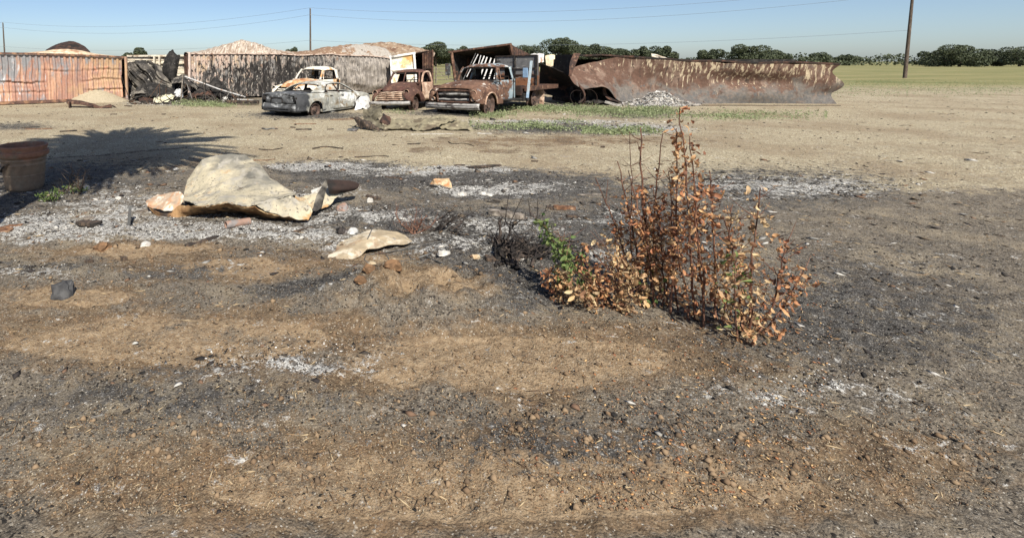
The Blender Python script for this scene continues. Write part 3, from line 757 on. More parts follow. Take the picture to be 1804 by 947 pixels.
# ---- burnt-out heap between the two long containers
M['cream2'] = patina('dirty_cream_panel', (.60, .54, .43), [((.36, .28, .2), (2, 2, 5), .55, .07), ((.08, .07, .06), 2.4, .60, .06), ((.68, .63, .52), 6, .62, .05)])
cm_t = thing('cream_container', 'cream container partly seen behind the heap of burnt sheets', 'container', P(280, 165, 29.5)); cm_t.location.z = 0
for k in range(9):
    z0 = 2.28 - k * .25; mb = MB()
    mb.slab([[Vector((P(224, 100, 29.5).x, 29.5 + .02 * nz3(k, 1, 1), z0)), Vector((P(342, 100, 29.8).x, 29.8, z0))], [Vector((P(224, 100, 29.5).x, 29.46, z0 - .22)), Vector((P(342, 100, 29.8).x, 29.76, z0 - .22))]], .04)
    W(mb, 'side_board', M['cream2'], cm_t)
mb = MB(); a, b_ = P(224, 98.8, 29.4), P(342, 98, 29.6); mb.bar(a, b_, .12, .10); mb.bar(a + Vector((0, 0, -.42)), b_ + Vector((0, 0, -.42)), .06, .06); W(mb, 'top_rail', M['cream2'], cm_t)
for x in (272, 281, 331):
    mb = MB(); mb.bar(P(x, 99, 29.35), P(x, 170, 29.35), .16, .08); W(mb, 'side_post', M['cream2'], cm_t)
mb = MB(); q = Vector((.3, 2.4, 0)); mb.slab([[a, b_], [a + q, b_ + q]], .05); W(mb, 'roof_panel', M['paleroof'], cm_t)
M['greysheet'] = patina('scorched_grey_sheet', (.085, .076, .066), [((.22, .20, .165), (2.0, 2.0, 2.0), .55, .07), ((.03, .028, .026), (1.6, 1.6, 1.6), .52, .07), ((.45, .42, .37), (7, 7, 3), .66, .04)], bump=.01)
def sheet(name, rows, mat, label, cat, nu=20, nv=14, cr=.05, sc=2.0, seed=0, t=.02, at=None, ridged=True, smooth=40, group=None, fold=0.0):
    ctl = [[P(*p) for p in r] for r in rows]
    g = net(ctl, nu, nv, cr, sc, seed, ridged)
    if fold:
        for r in g:
            for i, p in enumerate(r):
                q = (p.x * .75 + p.z * .9) * 2.0 + .6 * nz3(p.x * .9, p.z * .9, seed)
                k = 1 - 2.6 * abs(nz3(q, p.x * .25 - p.z * .3, seed + 3)); k2 = 1 - 2.6 * abs(nz3(q * 2.3, p.x * .7 - p.z * .8, seed + 8))
                r[i] = p + Vector((.3 * k, -k - .4 * k2, .1 * k2)) * fold
    mb = MB(); mb.slab(g, t)
    if at is None:
        pts = [p for r in g for p in r]
        at = min(pts, key=lambda p: p.z)
    return solo(mb, name, mat, label, cat, at, smooth=smooth, group=group)
sheet('burnt_sheet', [[(226, 113, 28.4), (245, 111, 28.2), (265, 112, 28), (280, 117, 28), (292, 126, 28)], [(226, 125, 27.9), (245, 124, 27.6), (265, 128, 27.5), (284, 136, 27.5), (302, 142, 27.6)], [(226, 145, 27.8), (245, 143, 27.4), (268, 148, 27.2), (290, 153, 27.2), (308, 156, 27.4)], [(227, 165, 27.4), (248, 163, 27), (270, 166, 26.7), (295, 168, 26.7), (312, 167, 27)], [(228, 176, 26.8), (250, 174, 26.4), (275, 173, 26.2), (298, 173, 26.3), (318, 172, 26.6)]],
      M['greysheet'], 'large grey scorched sheet slumped over the heap beside the orange container', 'metal sheet', 110, 100, .09, 1.3, 2, fold=.34)
sheet('burnt_sheet', [[(297, 95, 27.4), (304, 89, 27.4), (308, 95, 27.4), (318, 98, 27.4)], [(290, 108, 27.3), (298, 106, 27.1), (308, 107, 27.1), (316, 108, 27.3)], [(286, 124, 27.2), (296, 124, 27), (306, 124, 27), (313, 124, 27.2)], [(292, 140, 27.2), (300, 142, 27), (306, 142, 27), (310, 138, 27.2)]],
      M['soot'], 'black charred corrugated sheet sticking up above the heap', 'metal sheet', 30, 60, .05, 2.2, 5)
sheet('burnt_sheet', [[(306, 136, 27.6), (322, 133, 27.6), (340, 138, 27.4), (352, 148, 27.2)], [(302, 143, 26.9), (320, 141, 26.6), (338, 147, 26.4), (350, 154, 26.5)], [(304, 149, 26.5), (322, 148, 26.2), (336, 153, 26.1), (346, 160, 26.3)]],
      M['greysheet'], 'torn pale edged sheet arching over the black hollow in the heap', 'metal sheet', 40, 24, .045, 2, 8)
sheet('burnt_sheet', [[(296, 140, 28.6), (330, 140, 28.6), (380, 146, 28.6), (410, 160, 28.4)], [(296, 160, 28.4), (330, 160, 28.4), (380, 162, 28.2), (412, 170, 28)], [(296, 176, 28.2), (330, 176, 28.2), (380, 176, 28), (414, 176, 27.6)]],  # black sheet added to stand in for the shade of the hollow
      M['soot'], 'black backing sheet added for the dark of the hollow in the heap', 'metal sheet', 40, 24, .07, 1.5, 9)
sheet('burnt_sheet', [[(338, 168, 26.4), (350, 158, 26.6), (364, 153, 26.8), (376, 160, 26.6), (386, 168, 26.4)], [(336, 174, 25.9), (352, 171, 25.7), (366, 170, 25.7), (378, 172, 25.8), (388, 172, 25.9)]],
      M['rust_dark'], 'dark brown hunched sheet under the diagonal pipe', 'metal sheet', 40, 24, .045, 2, 10)
sheet('burnt_sheet', [[(368, 150, 26.6), (378, 140, 26.8), (392, 146, 26.6), (404, 160, 26.4)], [(372, 160, 26.2), (384, 156, 26), (398, 162, 25.9), (408, 172, 25.8)], [(380, 172, 25.9), (392, 172, 25.6), (404, 176, 25.5), (414, 177, 25.5)]],
      M['soot'], 'black crumpled sheet against the scorched container wall', 'metal sheet', 44, 40, .08, 1.6, 11)
sheet('burnt_sheet', [[(312, 158, 26.0), (318, 158, 26.0), (322, 162, 26)], [(306, 166, 25.8), (314, 166, 25.7), (322, 168, 25.8)], [(301, 172, 25.6), (312, 172, 25.5), (322, 172, 25.6)]],
      patina('pale_grey_sheet', (.42, .43, .43), [((.25, .24, .23), 4, .55, .08)]), 'small pale grey triangular sheet leaning in the heap beside the upright pole', 'metal sheet', 10, 10, .04, 3, 12)
sheet('burnt_sheet', [[(231, 166, 26), (240, 160, 26.2), (255, 158, 26.2), (268, 165, 26)], [(230, 170, 25.6), (242, 167, 25.5), (256, 166, 25.5), (270, 169, 25.6)]],
      M['greysheet'], 'low curled grey sheet at the foot of the heap by the orange container corner', 'metal sheet', 16, 8, .05, 3, 13)
sheet('burnt_sheet', [[(240, 158, 26.4), (262, 150, 26.6), (288, 152, 26.6), (308, 160, 26.4)], [(238, 166, 26), (262, 161, 25.9), (286, 162, 25.9), (310, 168, 25.9)], [(236, 175, 25.6), (262, 173, 25.4), (286, 173, 25.4), (312, 176, 25.4)]], M['soot'], 'black crumpled sheet low in the heap behind the pale yellow panel', 'metal sheet', 44, 30, .07, 1.8, 41, fold=.15)
sheet('burnt_sheet', [[(336, 150, 27.2), (352, 146, 27.2), (370, 150, 27)], [(332, 162, 26.8), (352, 158, 26.6), (372, 164, 26.4)], [(330, 176, 26.2), (352, 176, 25.9), (376, 177, 25.8)]], M['char'], 'charred folded sheet behind the hunched brown one under the slanting pipe', 'metal sheet', 36, 30, .08, 2, 42, fold=.15)
sheet('pale_sheet', [[(272, 174, 25.4), (284, 170, 25.5), (298, 168, 25.5), (309, 170, 25.4)], [(270, 179, 24.9), (283, 177, 24.7), (296, 176, 24.7), (307, 173, 25)], [(273, 184, 24.5), (284, 183.5, 24.4), (294, 181, 24.5), (303, 177, 24.8)]],
      patina('pale_yellow_foam', (.66, .62, .43), [((.45, .4, .28), 4, .6, .06)]), 'pale yellow curved panel at the front of the burnt heap', 'panel', 18, 10, .04, 3, 14)
sheet('burnt_sheet', [[(244, 174, 25.6), (258, 172, 25.6), (272, 176, 25.5)], [(246, 181, 24.9), (262, 181, 24.7), (276, 184, 24.6)]], M['rust_dark'], 'flat rusty brown sheet left of the pale yellow panel', 'metal sheet', 14, 8, .05, 3, 15)
for px, py, Y, s, lab in ((279, 173, 25.2, .22, 'white lump of plaster beside the pale yellow panel'), (266, 172, 25.4, .16, 'small white lump on the rusty sheet left of the yellow panel'), (313, 183, 24.4, .15, 'white scrap in the weeds in front of the heap'), (397, 173, 25.4, .28, 'pale concrete lump at the left end of the charred beam'), (411, 172, 25.2, .18, 'small grey lump above the charred beam')):
    mb = MB(); c = P(px, py, Y); c.z = 0
    n_ = 10
    mb.lathe([(0.001, s * .8), (s * .4, s * .72), (s * .62, s * .4), (s * .66, .05), (s * .5, -.04)], n_)
    mb.v = [(x * (1 + .35 * nz3(x * 6, y * 6, z * 6 + px)) + c.x, y * (1 + .3 * nz3(x * 5, y * 7, z * 5 + px)) + c.y, z * (1 + .3 * nz3(x * 7, y * 5, px))) for x, y, z in mb.v]
    solo(mb, 'rubble_lump', M['white'], lab, 'rubble', c, smooth=30)
# rubble strewn at the foot of the heap: nobody could count it
mb = MB()
for k in range(900):
    px, py = random.uniform(228, 425), 167 + 17 * random.random() ** 1.3
    c = G(px, py); s = random.uniform(.03, .13)
    if k % 3 == 0:
        a = random.uniform(0, 6.283); l = random.uniform(.2, 1.1); e = c + Vector((math.cos(a) * l, math.sin(a) * l * .6 + .15, random.uniform(.05, .5) + (random.uniform(.3, .9) if k % 5 == 0 else 0)))
        mb.bar(c, e, random.uniform(.015, .06), .02); continue
    mb.box((c.x, c.y, s * .25), (s * random.uniform(.8, 2.5), s, s * random.uniform(.2, .7)), Matrix.Rotation(random.uniform(0, 3), 3, 'Z') @ Matrix.Rotation(random.uniform(-.6, .6), 3, 'X'), s * .2)
mb.build('rubble', tone('rubble_tones', [(.03, .028, .026), (.09, .075, .06), (.2, .185, .165), (.05, .045, .04), (.1, .06, .04), (.025, .022, .02)]), None, kind='stuff', label='broken burnt scraps along the foot of the heap')
po = MB(); po.tube([P(322, 130, 26), P(319, 178, 25.4)], .035, 7); solo(po, 'pole', M['greywood'], 'thin grey upright pole standing in the burnt heap', 'pole', G(319, 178))
po = MB(); po.tube([P(326, 135, 26.4), P(385, 157, 25.6), P(432, 171, 25)], .035, 7); solo(po, 'pipe', M['slat'], 'long pale pipe slanting from the heap down towards the sedan', 'pipe', P(432, 171, 25))
po = MB(); po.bar(P(398, 179.5, 23.6), P(456, 180, 23.4), .16, .16); solo(po, 'charred_beam', M['charwood'], 'charred square beam lying left of the sedan', 'beam', P(427, 183, 23.5), bevel=.01)
po = MB(); po.bar(P(418, 175, 24.4), P(448, 177, 24.2), .05, .05); solo(po, 'steel_bar', M['slat'], 'thin pale steel bar lying above the charred beam', 'bar', P(433, 177, 24.3))

# ---- right hand wreck: torn brown container
M['brownwall'] = patina('torn_brown_container', (.108, .062, .044), [((.19, .13, .098), (1.5, 1.5, 1.2), .54, .07), ((.47, .39, .27), (8, 8, 1.5), .63, .035, ('Z', .5, 1.8, .06), ('X', .0, 3.4, .05)), ((.085, .05, .035), (2.2, 2.2, .9), .56, .07), ((.135, .12, .105), (1.5, 1.5, 1.8), .54, .12, ('Z', 1.35, .3, .13)), ((.06, .04, .03), (3, 3, 1.5), .62, .05), ((.10, .095, .09), 5, .60, .05, ('Z', 1.2, .2, .12))], bump=.006)
rt = thing('torn_container', 'torn brown container with pale streaks and an ash heap at its foot, right side', 'container', P(1100, 180, 24)); rt.location.z = 0
ctl = [[P(1006, 119, 23.6), P(1030, 113.5, 24.0), P(1056, 108, 24.4), P(1090, 100.5, 24.5), P(1150, 104, 24.4), P(1215, 108.5, 24.3), P(1330, 112, 24.2), P(1480, 114, 24.0)],
       [P(1004, 127, 23.4), P(1027, 125, 23.7), P(1056, 122, 24.2), P(1092, 118, 24.5), P(1150, 120, 24.5), P(1215, 122, 24.4), P(1330, 126, 24.3), P(1466, 128, 24.1)],
       [P(1003, 133, 23.2), P(1026, 139, 23.2), P(1058, 138, 23.6), P(1092, 140, 24.3), P(1150, 140, 24.6), P(1215, 142, 24.5), P(1330, 144, 24.6), P(1487, 148, 24.0)],
       [P(1006, 140, 23.0), P(1026, 150, 22.9), P(1060, 148, 23.2), P(1092, 161, 24.0), P(1150, 162, 24.5), P(1215, 163, 24.4), P(1330, 164, 24.2), P(1464, 166, 24.3)],
       [P(1012, 148, 22.9), P(1030, 157, 22.8), P(1065, 153, 23.0), P(1094, 180, 23.6), P(1150, 183, 24.1), P(1215, 184, 24.0), P(1330, 184, 24.3), P(1474, 185, 24.0)]]
g = net(ctl, 70, 26, .05, 1.4, 4)
mb = MB(); mb.slab(g, .02); W(mb, 'side_panel', M['brownwall'], rt, smooth=40)
mb = MB()
pts = [P(1012, 96, 23.8), P(1030, 98, 24.0), P(1058, 96.5, 24.3), P(1085, 98.5, 24.5), P(1118, 99.8, 24.4), P(1150, 102.8, 24.4), P(1180, 103.8, 24.35), P(1215, 107.5, 24.3), P(1270, 107.2, 24.25), P(1330, 111, 24.2), P(1400, 109, 24.1), P(1480, 113, 24.0)]
for a, b_ in zip(pts, pts[1:]): mb.bar(a, b_, .07, .08)
W(mb, 'top_rail', M['rust_dark'], rt)
mb = MB(); mb.slab([[p + Vector((0, .04, .0)) for p in pts], [p + Vector((.1, 1.2, .02)) for p in pts], [p + Vector((.2, 2.4, -.03)) for p in pts]], .03); W(mb, 'roof_panel', M['rust_dark'], rt)
bk = [Vector((p.x + .2, 26.6, 0)) for p in pts]
mb = MB(); mb.slab([[Vector((p.x, p.y, 2.1)) for p in bk], bk], .03); mb.slab([[pts[0] + Vector((.05, .3, 0)), pts[0] + Vector((.1, 2.4, 0))], [Vector((pts[0].x + .2, 24.1, 0)), Vector((pts[0].x + .2, 26.4, 0))]], .03); W(mb, 'back_panel', M['soot'], rt)
mb = MB(); mb.slab(net([[P(1010, 95, 23.7), P(1022, 95, 23.7)], [P(1003, 112, 23.4), P(1014, 113, 23.4)], [P(1002, 128, 23.2), P(1007, 130, 23.2)], [P(1001, 134, 23.2), P(1006, 134, 23.2)]], 4, 10), .05); W(mb, 'corner_post', M['rust'], rt, smooth=40)
mb = MB(); mb.bar(P(1088, 183.5, 23.3), P(1215, 186.5, 23.0), .07, .08); mb.bar(P(1215, 186.5, 23.0), P(1480, 187, 23.0), .07, .08); W(mb, 'bottom_rail', M['rust_dark'], rt)
mb = MB(); mb.slab(net([[P(1062, 152, 23.4), P(1066, 152, 23.4)], [P(1062, 165, 23.5), P(1070, 168, 23.5)], [P(1072, 176, 23.3), P(1086, 178, 23.2)], [P(1086, 180, 22.9), P(1096, 182, 22.8)]], 4, 12), .03); W(mb, 'torn_strip', M['rust_dark'], rt)
# peeled black sheet curling forward to the flatbed
sheet('peeled_sheet', [[(952, 113, 24.6), (968, 118, 24.4), (985, 125, 24.0), (1003, 133, 23.6), (1018, 147, 23.1), (1030, 161, 22.7)], [(951, 128, 25.0), (970, 134, 24.9), (988, 142, 24.7), (1006, 150, 24.3), (1020, 160, 23.8), (1031, 168, 23.2)], [(950, 146, 25.2), (972, 152, 25.2), (992, 158, 25.0), (1008, 165, 24.6), (1020, 171, 24.0), (1029, 175, 23.2)], [(952, 166, 25.0), (974, 170, 24.8), (994, 174, 24.4), (1008, 178, 23.9), (1018, 180, 23.4), (1022, 182, 22.9)]],
      patina('peeled_sooty_panel', (.022, .018, .016), [((.09, .045, .03), (2, 2, 2), .60, .07)]), 'big black curled panel peeled forward between flatbed and torn container', 'metal panel', 40, 30, .03, 1.5, 21)
mb = MB(); mb.tube(catmull([P(1003, 133, 23.5), P(1014, 143, 23.1), P(1025, 156, 22.7), P(1030, 167, 22.5), P(1027, 176, 22.5), P(1019, 182, 22.4)], 18), .04, 6); solo(mb, 'bent_strip', M['rust'], 'pale rusty strip bent along the edge of the black curled panel', 'metal strip', P(1019, 183, 22.4), smooth=60)
sheet('burnt_sheet', [[(1033, 158, 23.9), (1050, 157, 24.2), (1066, 155, 24.3)], [(1032, 172, 23.9), (1050, 172, 24.1), (1072, 172, 24.0)], [(1030, 184, 23.4), (1052, 184, 23.2), (1080, 184, 23.0)]], M['soot'], 'black backing sheet added for the dark inside of the hole under the torn brown wall', 'metal sheet', 12, 10, .08, 3, 22)  # black sheet added to give the hole its dark inside
for px, py, r, Y, rot, lab in ((1018, 172, .34, 22.6, .2, 'thin wire hoop, left one, beside the black curled panel'), (1037, 171, .36, 22.6, -.3, 'thin wire hoop, right one, in front of the torn brown wall')):
    mb = MB(); c = P(px, py, Y)
    mb.tube([c + Vector((r * math.cos(a), r * .35 * math.sin(a + rot), r * .95 * math.sin(a))) for a in np.linspace(0, 6.283, 25)], .008, 5, cap=False); solo(mb, 'wire_hoop', M['rust_dark'], lab, 'wire hoop', c - Vector((0, 0, r * .95)), smooth=60, group='wire hoops by the torn container')
mb = MB(); mb.bar(P(1066, 179.5, 22.8), P(1095, 187, 22.3), .05, .10); solo(mb, 'white_strip', M['white'], 'white strip lying aslant below the torn brown wall', 'metal strip', P(1095, 187.5, 22.3))
sheet('crumpled_sheet', [[(960, 101, 27.5), (975, 99.5, 27.4), (990, 101, 27.4), (1006, 101, 27.4)], [(962, 113, 27.2), (975, 111, 27), (990, 112, 27), (1003, 113, 27)], [(964, 128, 27), (978, 128, 26.8), (992, 132, 26.8), (1002, 134, 26.8)], [(966, 150, 26.6), (980, 150, 26.4), (994, 150, 26.4), (1004, 150, 26.4)]],
      patina('cream_crumpled_panel', (.66, .55, .38), [((.5, .36, .2), (2, 2, 3), .56, .06), ((.2, .12, .07), 4, .68, .05)]), 'crumpled cream panel standing between the flatbed headboard and torn container', 'metal panel', 40, 44, .06, 1.6, 23)
sheet('roof_sheet', [[(1147, 96, 30), (1160, 98, 30), (1176, 104, 30)], [(1148, 101, 29.3), (1162, 104, 29.3), (1180, 109, 29.3)]], M['cream2'], 'pale roof sheet peeking over the torn brown container', 'roof sheet', 10, 6, .02, 3, 24)
sheet('roof_sheet', [[(935, 98, 29.5), (945, 96, 29.5), (958, 97, 29.5)], [(932, 103, 29), (945, 102, 29), (958, 103, 29)], [(930, 112, 28.8), (945, 112, 28.8), (958, 112, 28.8)]], M['slat'], 'white bent sheet above the flatbed headboard', 'metal sheet', 10, 8, .05, 4, 25)
# ash heap
ac = P(1155, 184, 23.4); ac.z = 0
rows = []
for r in np.linspace(0, 1, 22):
    row = []
    for j in range(60):
        a = 2 * math.pi * j / 60
        x, y = 1.75 * r * math.cos(a), .75 * r * math.sin(a)
        h = .62 * (1 - r) ** 1.3 * (1 + .5 * nz3(x * 2, y * 2, 5)) + (.10 * nz3(x * 5, y * 5, 3) + .06 * nz3(x * 13, y * 13, 3)) * (1 - r)
        row.append((x, y, h))
    rows.append(row)
mb = MB(); mb.grid(rows, close_u=True)
hp = thing('ash_heap', 'heap of white ash and flakes against the torn brown container', 'ash heap', ac)
mb.build('heap', M['ash'], hp, smooth=40)
mb = MB()
for k in range(3200):
    a, r = random.uniform(0, 6.283), random.random() ** .6
    x, y = 1.9 * r * math.cos(a), .8 * r * math.sin(a) - .15
    h = .62 * max(0, 1 - r) ** 1.3 * (1 + .5 * nz3(x * 2, y * 2, 5))
    s = random.uniform(.012, .045)
    mb.box((x, y, h + .03), (s * 2, s, s * .35), Matrix.Rotation(a * 5, 3, 'Z') @ Matrix.Rotation(random.uniform(-1.2, 1.2), 3, 'X'), s * .3)
fl = mb.build('flakes', tone('ash_heap_flakes', [(.42, .40, .365), (.24, .23, .215), (.55, .53, .50), (.08, .075, .07), (.34, .30, .25)]), hp, kind='stuff')

# ------------------------------------------------------------------ far field: fence, poles, wires, trees
M['polewood'] = patina('pole_wood', (.085, .065, .05), [((.14, .11, .09), (8, 8, 2), .55, .08)])
def pole(px, py, Y, label):
    top = P(px, py, Y); b_ = Vector((top.x, top.y, 0))
    mb = MB(); mb.tube([b_, b_.lerp(top, .5), top], [.19, .16, .12], 10)
    t = thing('utility_pole', label, 'utility pole', b_, group='utility poles of one line')
    W(mb, 'shaft', M['polewood'], t, smooth=60)
    mb = MB()
    for dz in (-.15, -1.2, -5.6): mb.lathe([(.02, 0), (.05, .02), (.03, .06), (.055, .09), (.02, .13), (.001, .14)], 8, Matrix.Translation(top + Vector((.12, -.08, dz))))
    W(mb, 'insulators', M['slat'], t, smooth=60, kind='stuff')
    return top
poles = [pole(5, 40, 119, 'dark wooden utility pole at the left edge above the orange container'), pole(546.5, 15, 90, 'dark wooden utility pole rising above the scorched container roof')]
far = poles[1] + (poles[1] - poles[0]); far.z = poles[1].z
pole3 = project(np.array([far.x]), np.array([far.y]), np.array([far.z]))
p3 = pole(float(pole3[0][0]), float(pole3[1][0]), far.y, 'dark wooden utility pole at the far right of the line')
lf = poles[0] - (poles[1] - poles[0])
mw = nodes('wire', .6)[0]; mw.node_tree.nodes['Principled BSDF'].inputs['Base Color'].default_value = (.17, .2, .24, 1)
for dz, sg, lab in ((.1, 2.0, 'topmost thin overhead wire crossing the sky between the poles'), (-1.1, 2.2, 'middle overhead wire crossing the sky between the poles'), (-5.5, 1.3, 'lowest overhead wire just above the wrecked roofs')):
    mb = MB()
    for a, b_ in ((lf, poles[0]), (poles[0], poles[1]), (poles[1], p3)):
        mb.tube([a.lerp(b_, f) + Vector((0, 0, dz - sg * 4 * f * (1 - f))) for f in np.linspace(0, 1, 25)], .017, 4)
    solo(mb, 'overhead_wire', mw, lab, 'wire', poles[1] + Vector((0, 0, dz)))

gt = thing('pipe_gate', 'grey pipe gate and wire fence seen between the containers in front of the field', 'gate', G(785, 146)); gt.location.z = 0
Yg = 46
for z0 in (.35, .7, 1.0, 1.3):
    mb = MB(); mb.tube([Vector((P(745, 130, Yg).x, Yg, z0)), Vector((P(830, 130, Yg).x, Yg, z0))], .03, 6); W(mb, 'rail', M['greywood'], gt)
for x in (752, 768, 806, 824):
    mb = MB(); mb.tube([Vector((P(x, 130, Yg).x, Yg, 0)), Vector((P(x, 130, Yg).x, Yg, 1.5))], .06, 7); W(mb, 'post', M['greywood'], gt)
mb = MB(); mb.tube([Vector((P(770, 130, Yg).x, Yg - .02, 1.3)), Vector((P(788, 130, Yg).x, Yg - .02, .35))], .025, 5); W(mb, 'brace', M['greywood'], gt)

# trees
ml, ntl, bl = nodes('oak_leaf', .7, 0, .25)
gi = ntl.nodes.new('ShaderNodeNewGeometry')
cr_ = ntl.nodes.new('ShaderNodeValToRGB'); e = cr_.color_ramp.elements
e[0].color = (.034, .044, .026, 1); e[1].color = (.095, .112, .062, 1)
ntl.links.new(gi.outputs['Random Per Island'], cr_.inputs[0]); ntl.links.new(cr_.outputs[0], bl.inputs['Base Color'])
def tree(px, py, wpx, Y, label, nleaf=1500, tall=0.0, seed=0):
    r_ = np.random.default_rng(seed)
    top = P(px, py, Y); base = Vector((top.x, top.y, 0)); H = top.z; Wd = wpx / 900 * Y
    t = thing('oak_tree', label, 'tree', base, group='trees beyond the yard')
    mb = MB(); mb.tube([(0, 0, 0), (.1, 0, H * .25), (-.1, .1, H * .5), (0, 0, H * .75)], [.45, .36, .25, .1], 7)
    nb_ = 14; nleaf = int(nleaf * 3.2)
    blobs = []
    for k in range(nb_):
        a = k * 2.4; rr = Wd * r_.uniform(.24, .38) * math.sqrt((k + .5) / nb_) * r_.uniform(.8, 1.25)
        zc_ = H * r_.uniform(.16, .80) if k else H * r_.uniform(.72, .84)
        zc_ = min(zc_, H * (.86 - .22 * (rr / (Wd * .5)) ** 2))
        c = np.array([rr * math.cos(a) * 1.2, rr * math.sin(a), zc_])
        R_ = np.array([Wd * r_.uniform(.10, .24), Wd * r_.uniform(.12, .2), H * r_.uniform(.15, .24)])
        R_[2] = min(R_[2], max(.8, H - zc_))
        blobs.append((c, R_))
        mb.tube([(0, 0, H * .28), tuple(c * .6 + np.array([0, 0, H * .12])), tuple(c)], [.2, .12, .04], 5)
    mb.build('trunk', M['polewood'], t, smooth=60)
    V = []
    per = nleaf // nb_
    for c, R_ in blobs:
        d = r_.normal(size=(per, 3)); d /= np.linalg.norm(d, axis=1, keepdims=True)
        rad = r_.uniform(.55, 1.08, (per, 1)) ** .6
        p = c + d * R_ * rad
        s = r_.uniform(.10, .26, per)[:, None] * (Y / 200) ** .7
        u = r_.normal(size=(per, 3)); u /= np.linalg.norm(u, axis=1, keepdims=True)
        w = np.cross(u, r_.normal(size=(per, 3))); w /= np.linalg.norm(w, axis=1, keepdims=True)
        V.append(np.stack([p - u * s * 1.3, p - w * s, p + u * s * 1.3, p + w * s], 1))
    V = np.concatenate(V).reshape(-1, 3)
    me = np_mesh('crown', V, np.arange(len(V)).reshape(-1, 4), 4)
    link('crown', me, ml, t)
    return t
for k, (px, py, w, Y, lab, nl) in enumerate([(222, 93, 34, 210, 'low round tree behind the gap, left of the taller poplar shaped one', 1600), (243, 84, 34, 200, 'tree with pointed tops rising behind the gap next to the orange container', 2000), (288, 96, 20, 215, 'small dark tree top behind the black upright sheet', 700), (334, 93, 22, 215, 'small dark tree top beside the pale corner post', 700), (516, 82.5, 36, 200, 'small round tree top between the two roof humps', 1200), (486, 87, 20, 215, 'tiny tree top left of the round one between the roof humps', 600),
        (768, 74, 68, 190, 'big dark oak right of the white container door', 3800), (812, 81, 60, 205, 'oak just left of the leaning open container', 2400), (790, 92, 40, 215, 'low dark oak behind the gate', 2000), (926, 78, 66, 200, 'loose crowned oak right of the leaning open container', 2000), (978, 67, 80, 180, 'tallest oak, above the cream crumpled panel', 4200), (1012, 80, 56, 190, 'oak tucked between the tallest oak and the broad one', 2200), (1042, 74, 76, 185, 'broad oak above the left end of the torn brown container', 3600), (1088, 84, 62, 200, 'low oak above the middle of the torn brown container', 2200),
        (1130, 80.5, 46, 195, 'round oak standing alone, left of the last one', 2200), (1169, 80, 50, 195, 'round oak standing alone above the small pale roof sheet', 2400), (1252, 86, 54, 205, 'low oak above the torn container, first one right of the lone round pair', 2200), (1318, 77, 74, 185, 'wide high oak above the far end of the torn container', 3000), (1362, 88, 60, 210, 'low oak close against the wide high one', 2000), (1446, 91, 46, 230, 'small far oak just left of the right hand utility pole', 1600), (1492, 95, 40, 240, 'smallest far oak left of the right hand utility pole, below its neighbour', 1400), (1652, 88, 60, 215, 'oak right of the utility pole, left neighbour of the largest', 2000), (1694, 76, 96, 185, 'largest oak right of the right hand utility pole', 3400), (1742, 85, 60, 205, 'oak tucked against the right flank of the largest one', 2200), (1800, 80, 70, 195, 'oak cut by the right edge of the picture', 2200)]):
    tree(px, py, w, Y, lab, nl, 0, k + 3)
# distant hedge line that reads as one mass
r_ = np.random.default_rng(99); V = []
k_ = 22000; x = r_.uniform(-330, 420, k_); z = r_.uniform(0, 1, k_) ** .7 * np.maximum(1.2, 2.6 + 5.0 * vnoise(x * .05, x * 0 + 3) + 3.0 * vnoise(x * .19, x * 0 + 9)); y = 225 + r_.uniform(-6, 6, k_)
p = np.stack([x, y, z + .3], 1); u = r_.normal(size=(k_, 3)); u /= np.linalg.norm(u, axis=1, keepdims=True); w = np.cross(u, r_.normal(size=(k_, 3))); w /= np.linalg.norm(w, axis=1, keepdims=True)
s = r_.uniform(.2, .5, k_)[:, None]
V = np.stack([p - u * s, p - w * s, p + u * s, p + w * s], 1).reshape(-1, 3)
link('hedgerow', np_mesh('hedgerow', V, np.arange(len(V)).reshape(-1, 4), 4), ml, kind='stuff', label='far dark hedge line beyond the field')
# ------------------------------------------------------------------ vehicles

def wheel(parent, c, r=.3, w=.17, side=1, name='wheel'):
    """bare steel wheel: barrel rim, dished disc, hub and bolts"""
    Mx = Matrix.Translation(c) @ Matrix.Rotation(R(90) * (-side), 4, 'X')
    mb = MB()
    mb.lathe([(r * .80, -w / 2), (r, -w / 2), (r * .99, -w * .4), (r * .84, -w * .3), (r * .80, 0), (r * .84, w * .3), (r * .99, w * .4), (r, w / 2), (r * .92, w / 2 + .005), (r * .80, w * .33), (r * .70, w * .16), (r * .50, w * .26), (r * .34, w * .34), (r * .30, w * .30), (r * .28, w * .44), (0.001, w * .46)], 24, Mx)
    o = mb.build(name, M['wheel'], parent, smooth=35)
    b = MB()
    for k in range(6):
        a = k * math.pi / 3
        p = Mx @ Vector((r * .42 * math.cos(a), r * .42 * math.sin(a), w * .30))
        q = Mx @ Vector((r * .42 * math.cos(a), r * .42 * math.sin(a), w * .42))
        b.tube([p, q], r * .05, 6)
    b.build('hub_bolts', M['darksteel'], o, kind='stuff')
    return o

def interp(tab, x):
    return float(np.interp(x, [t[0] for t in tab], [t[1] for t in tab]))

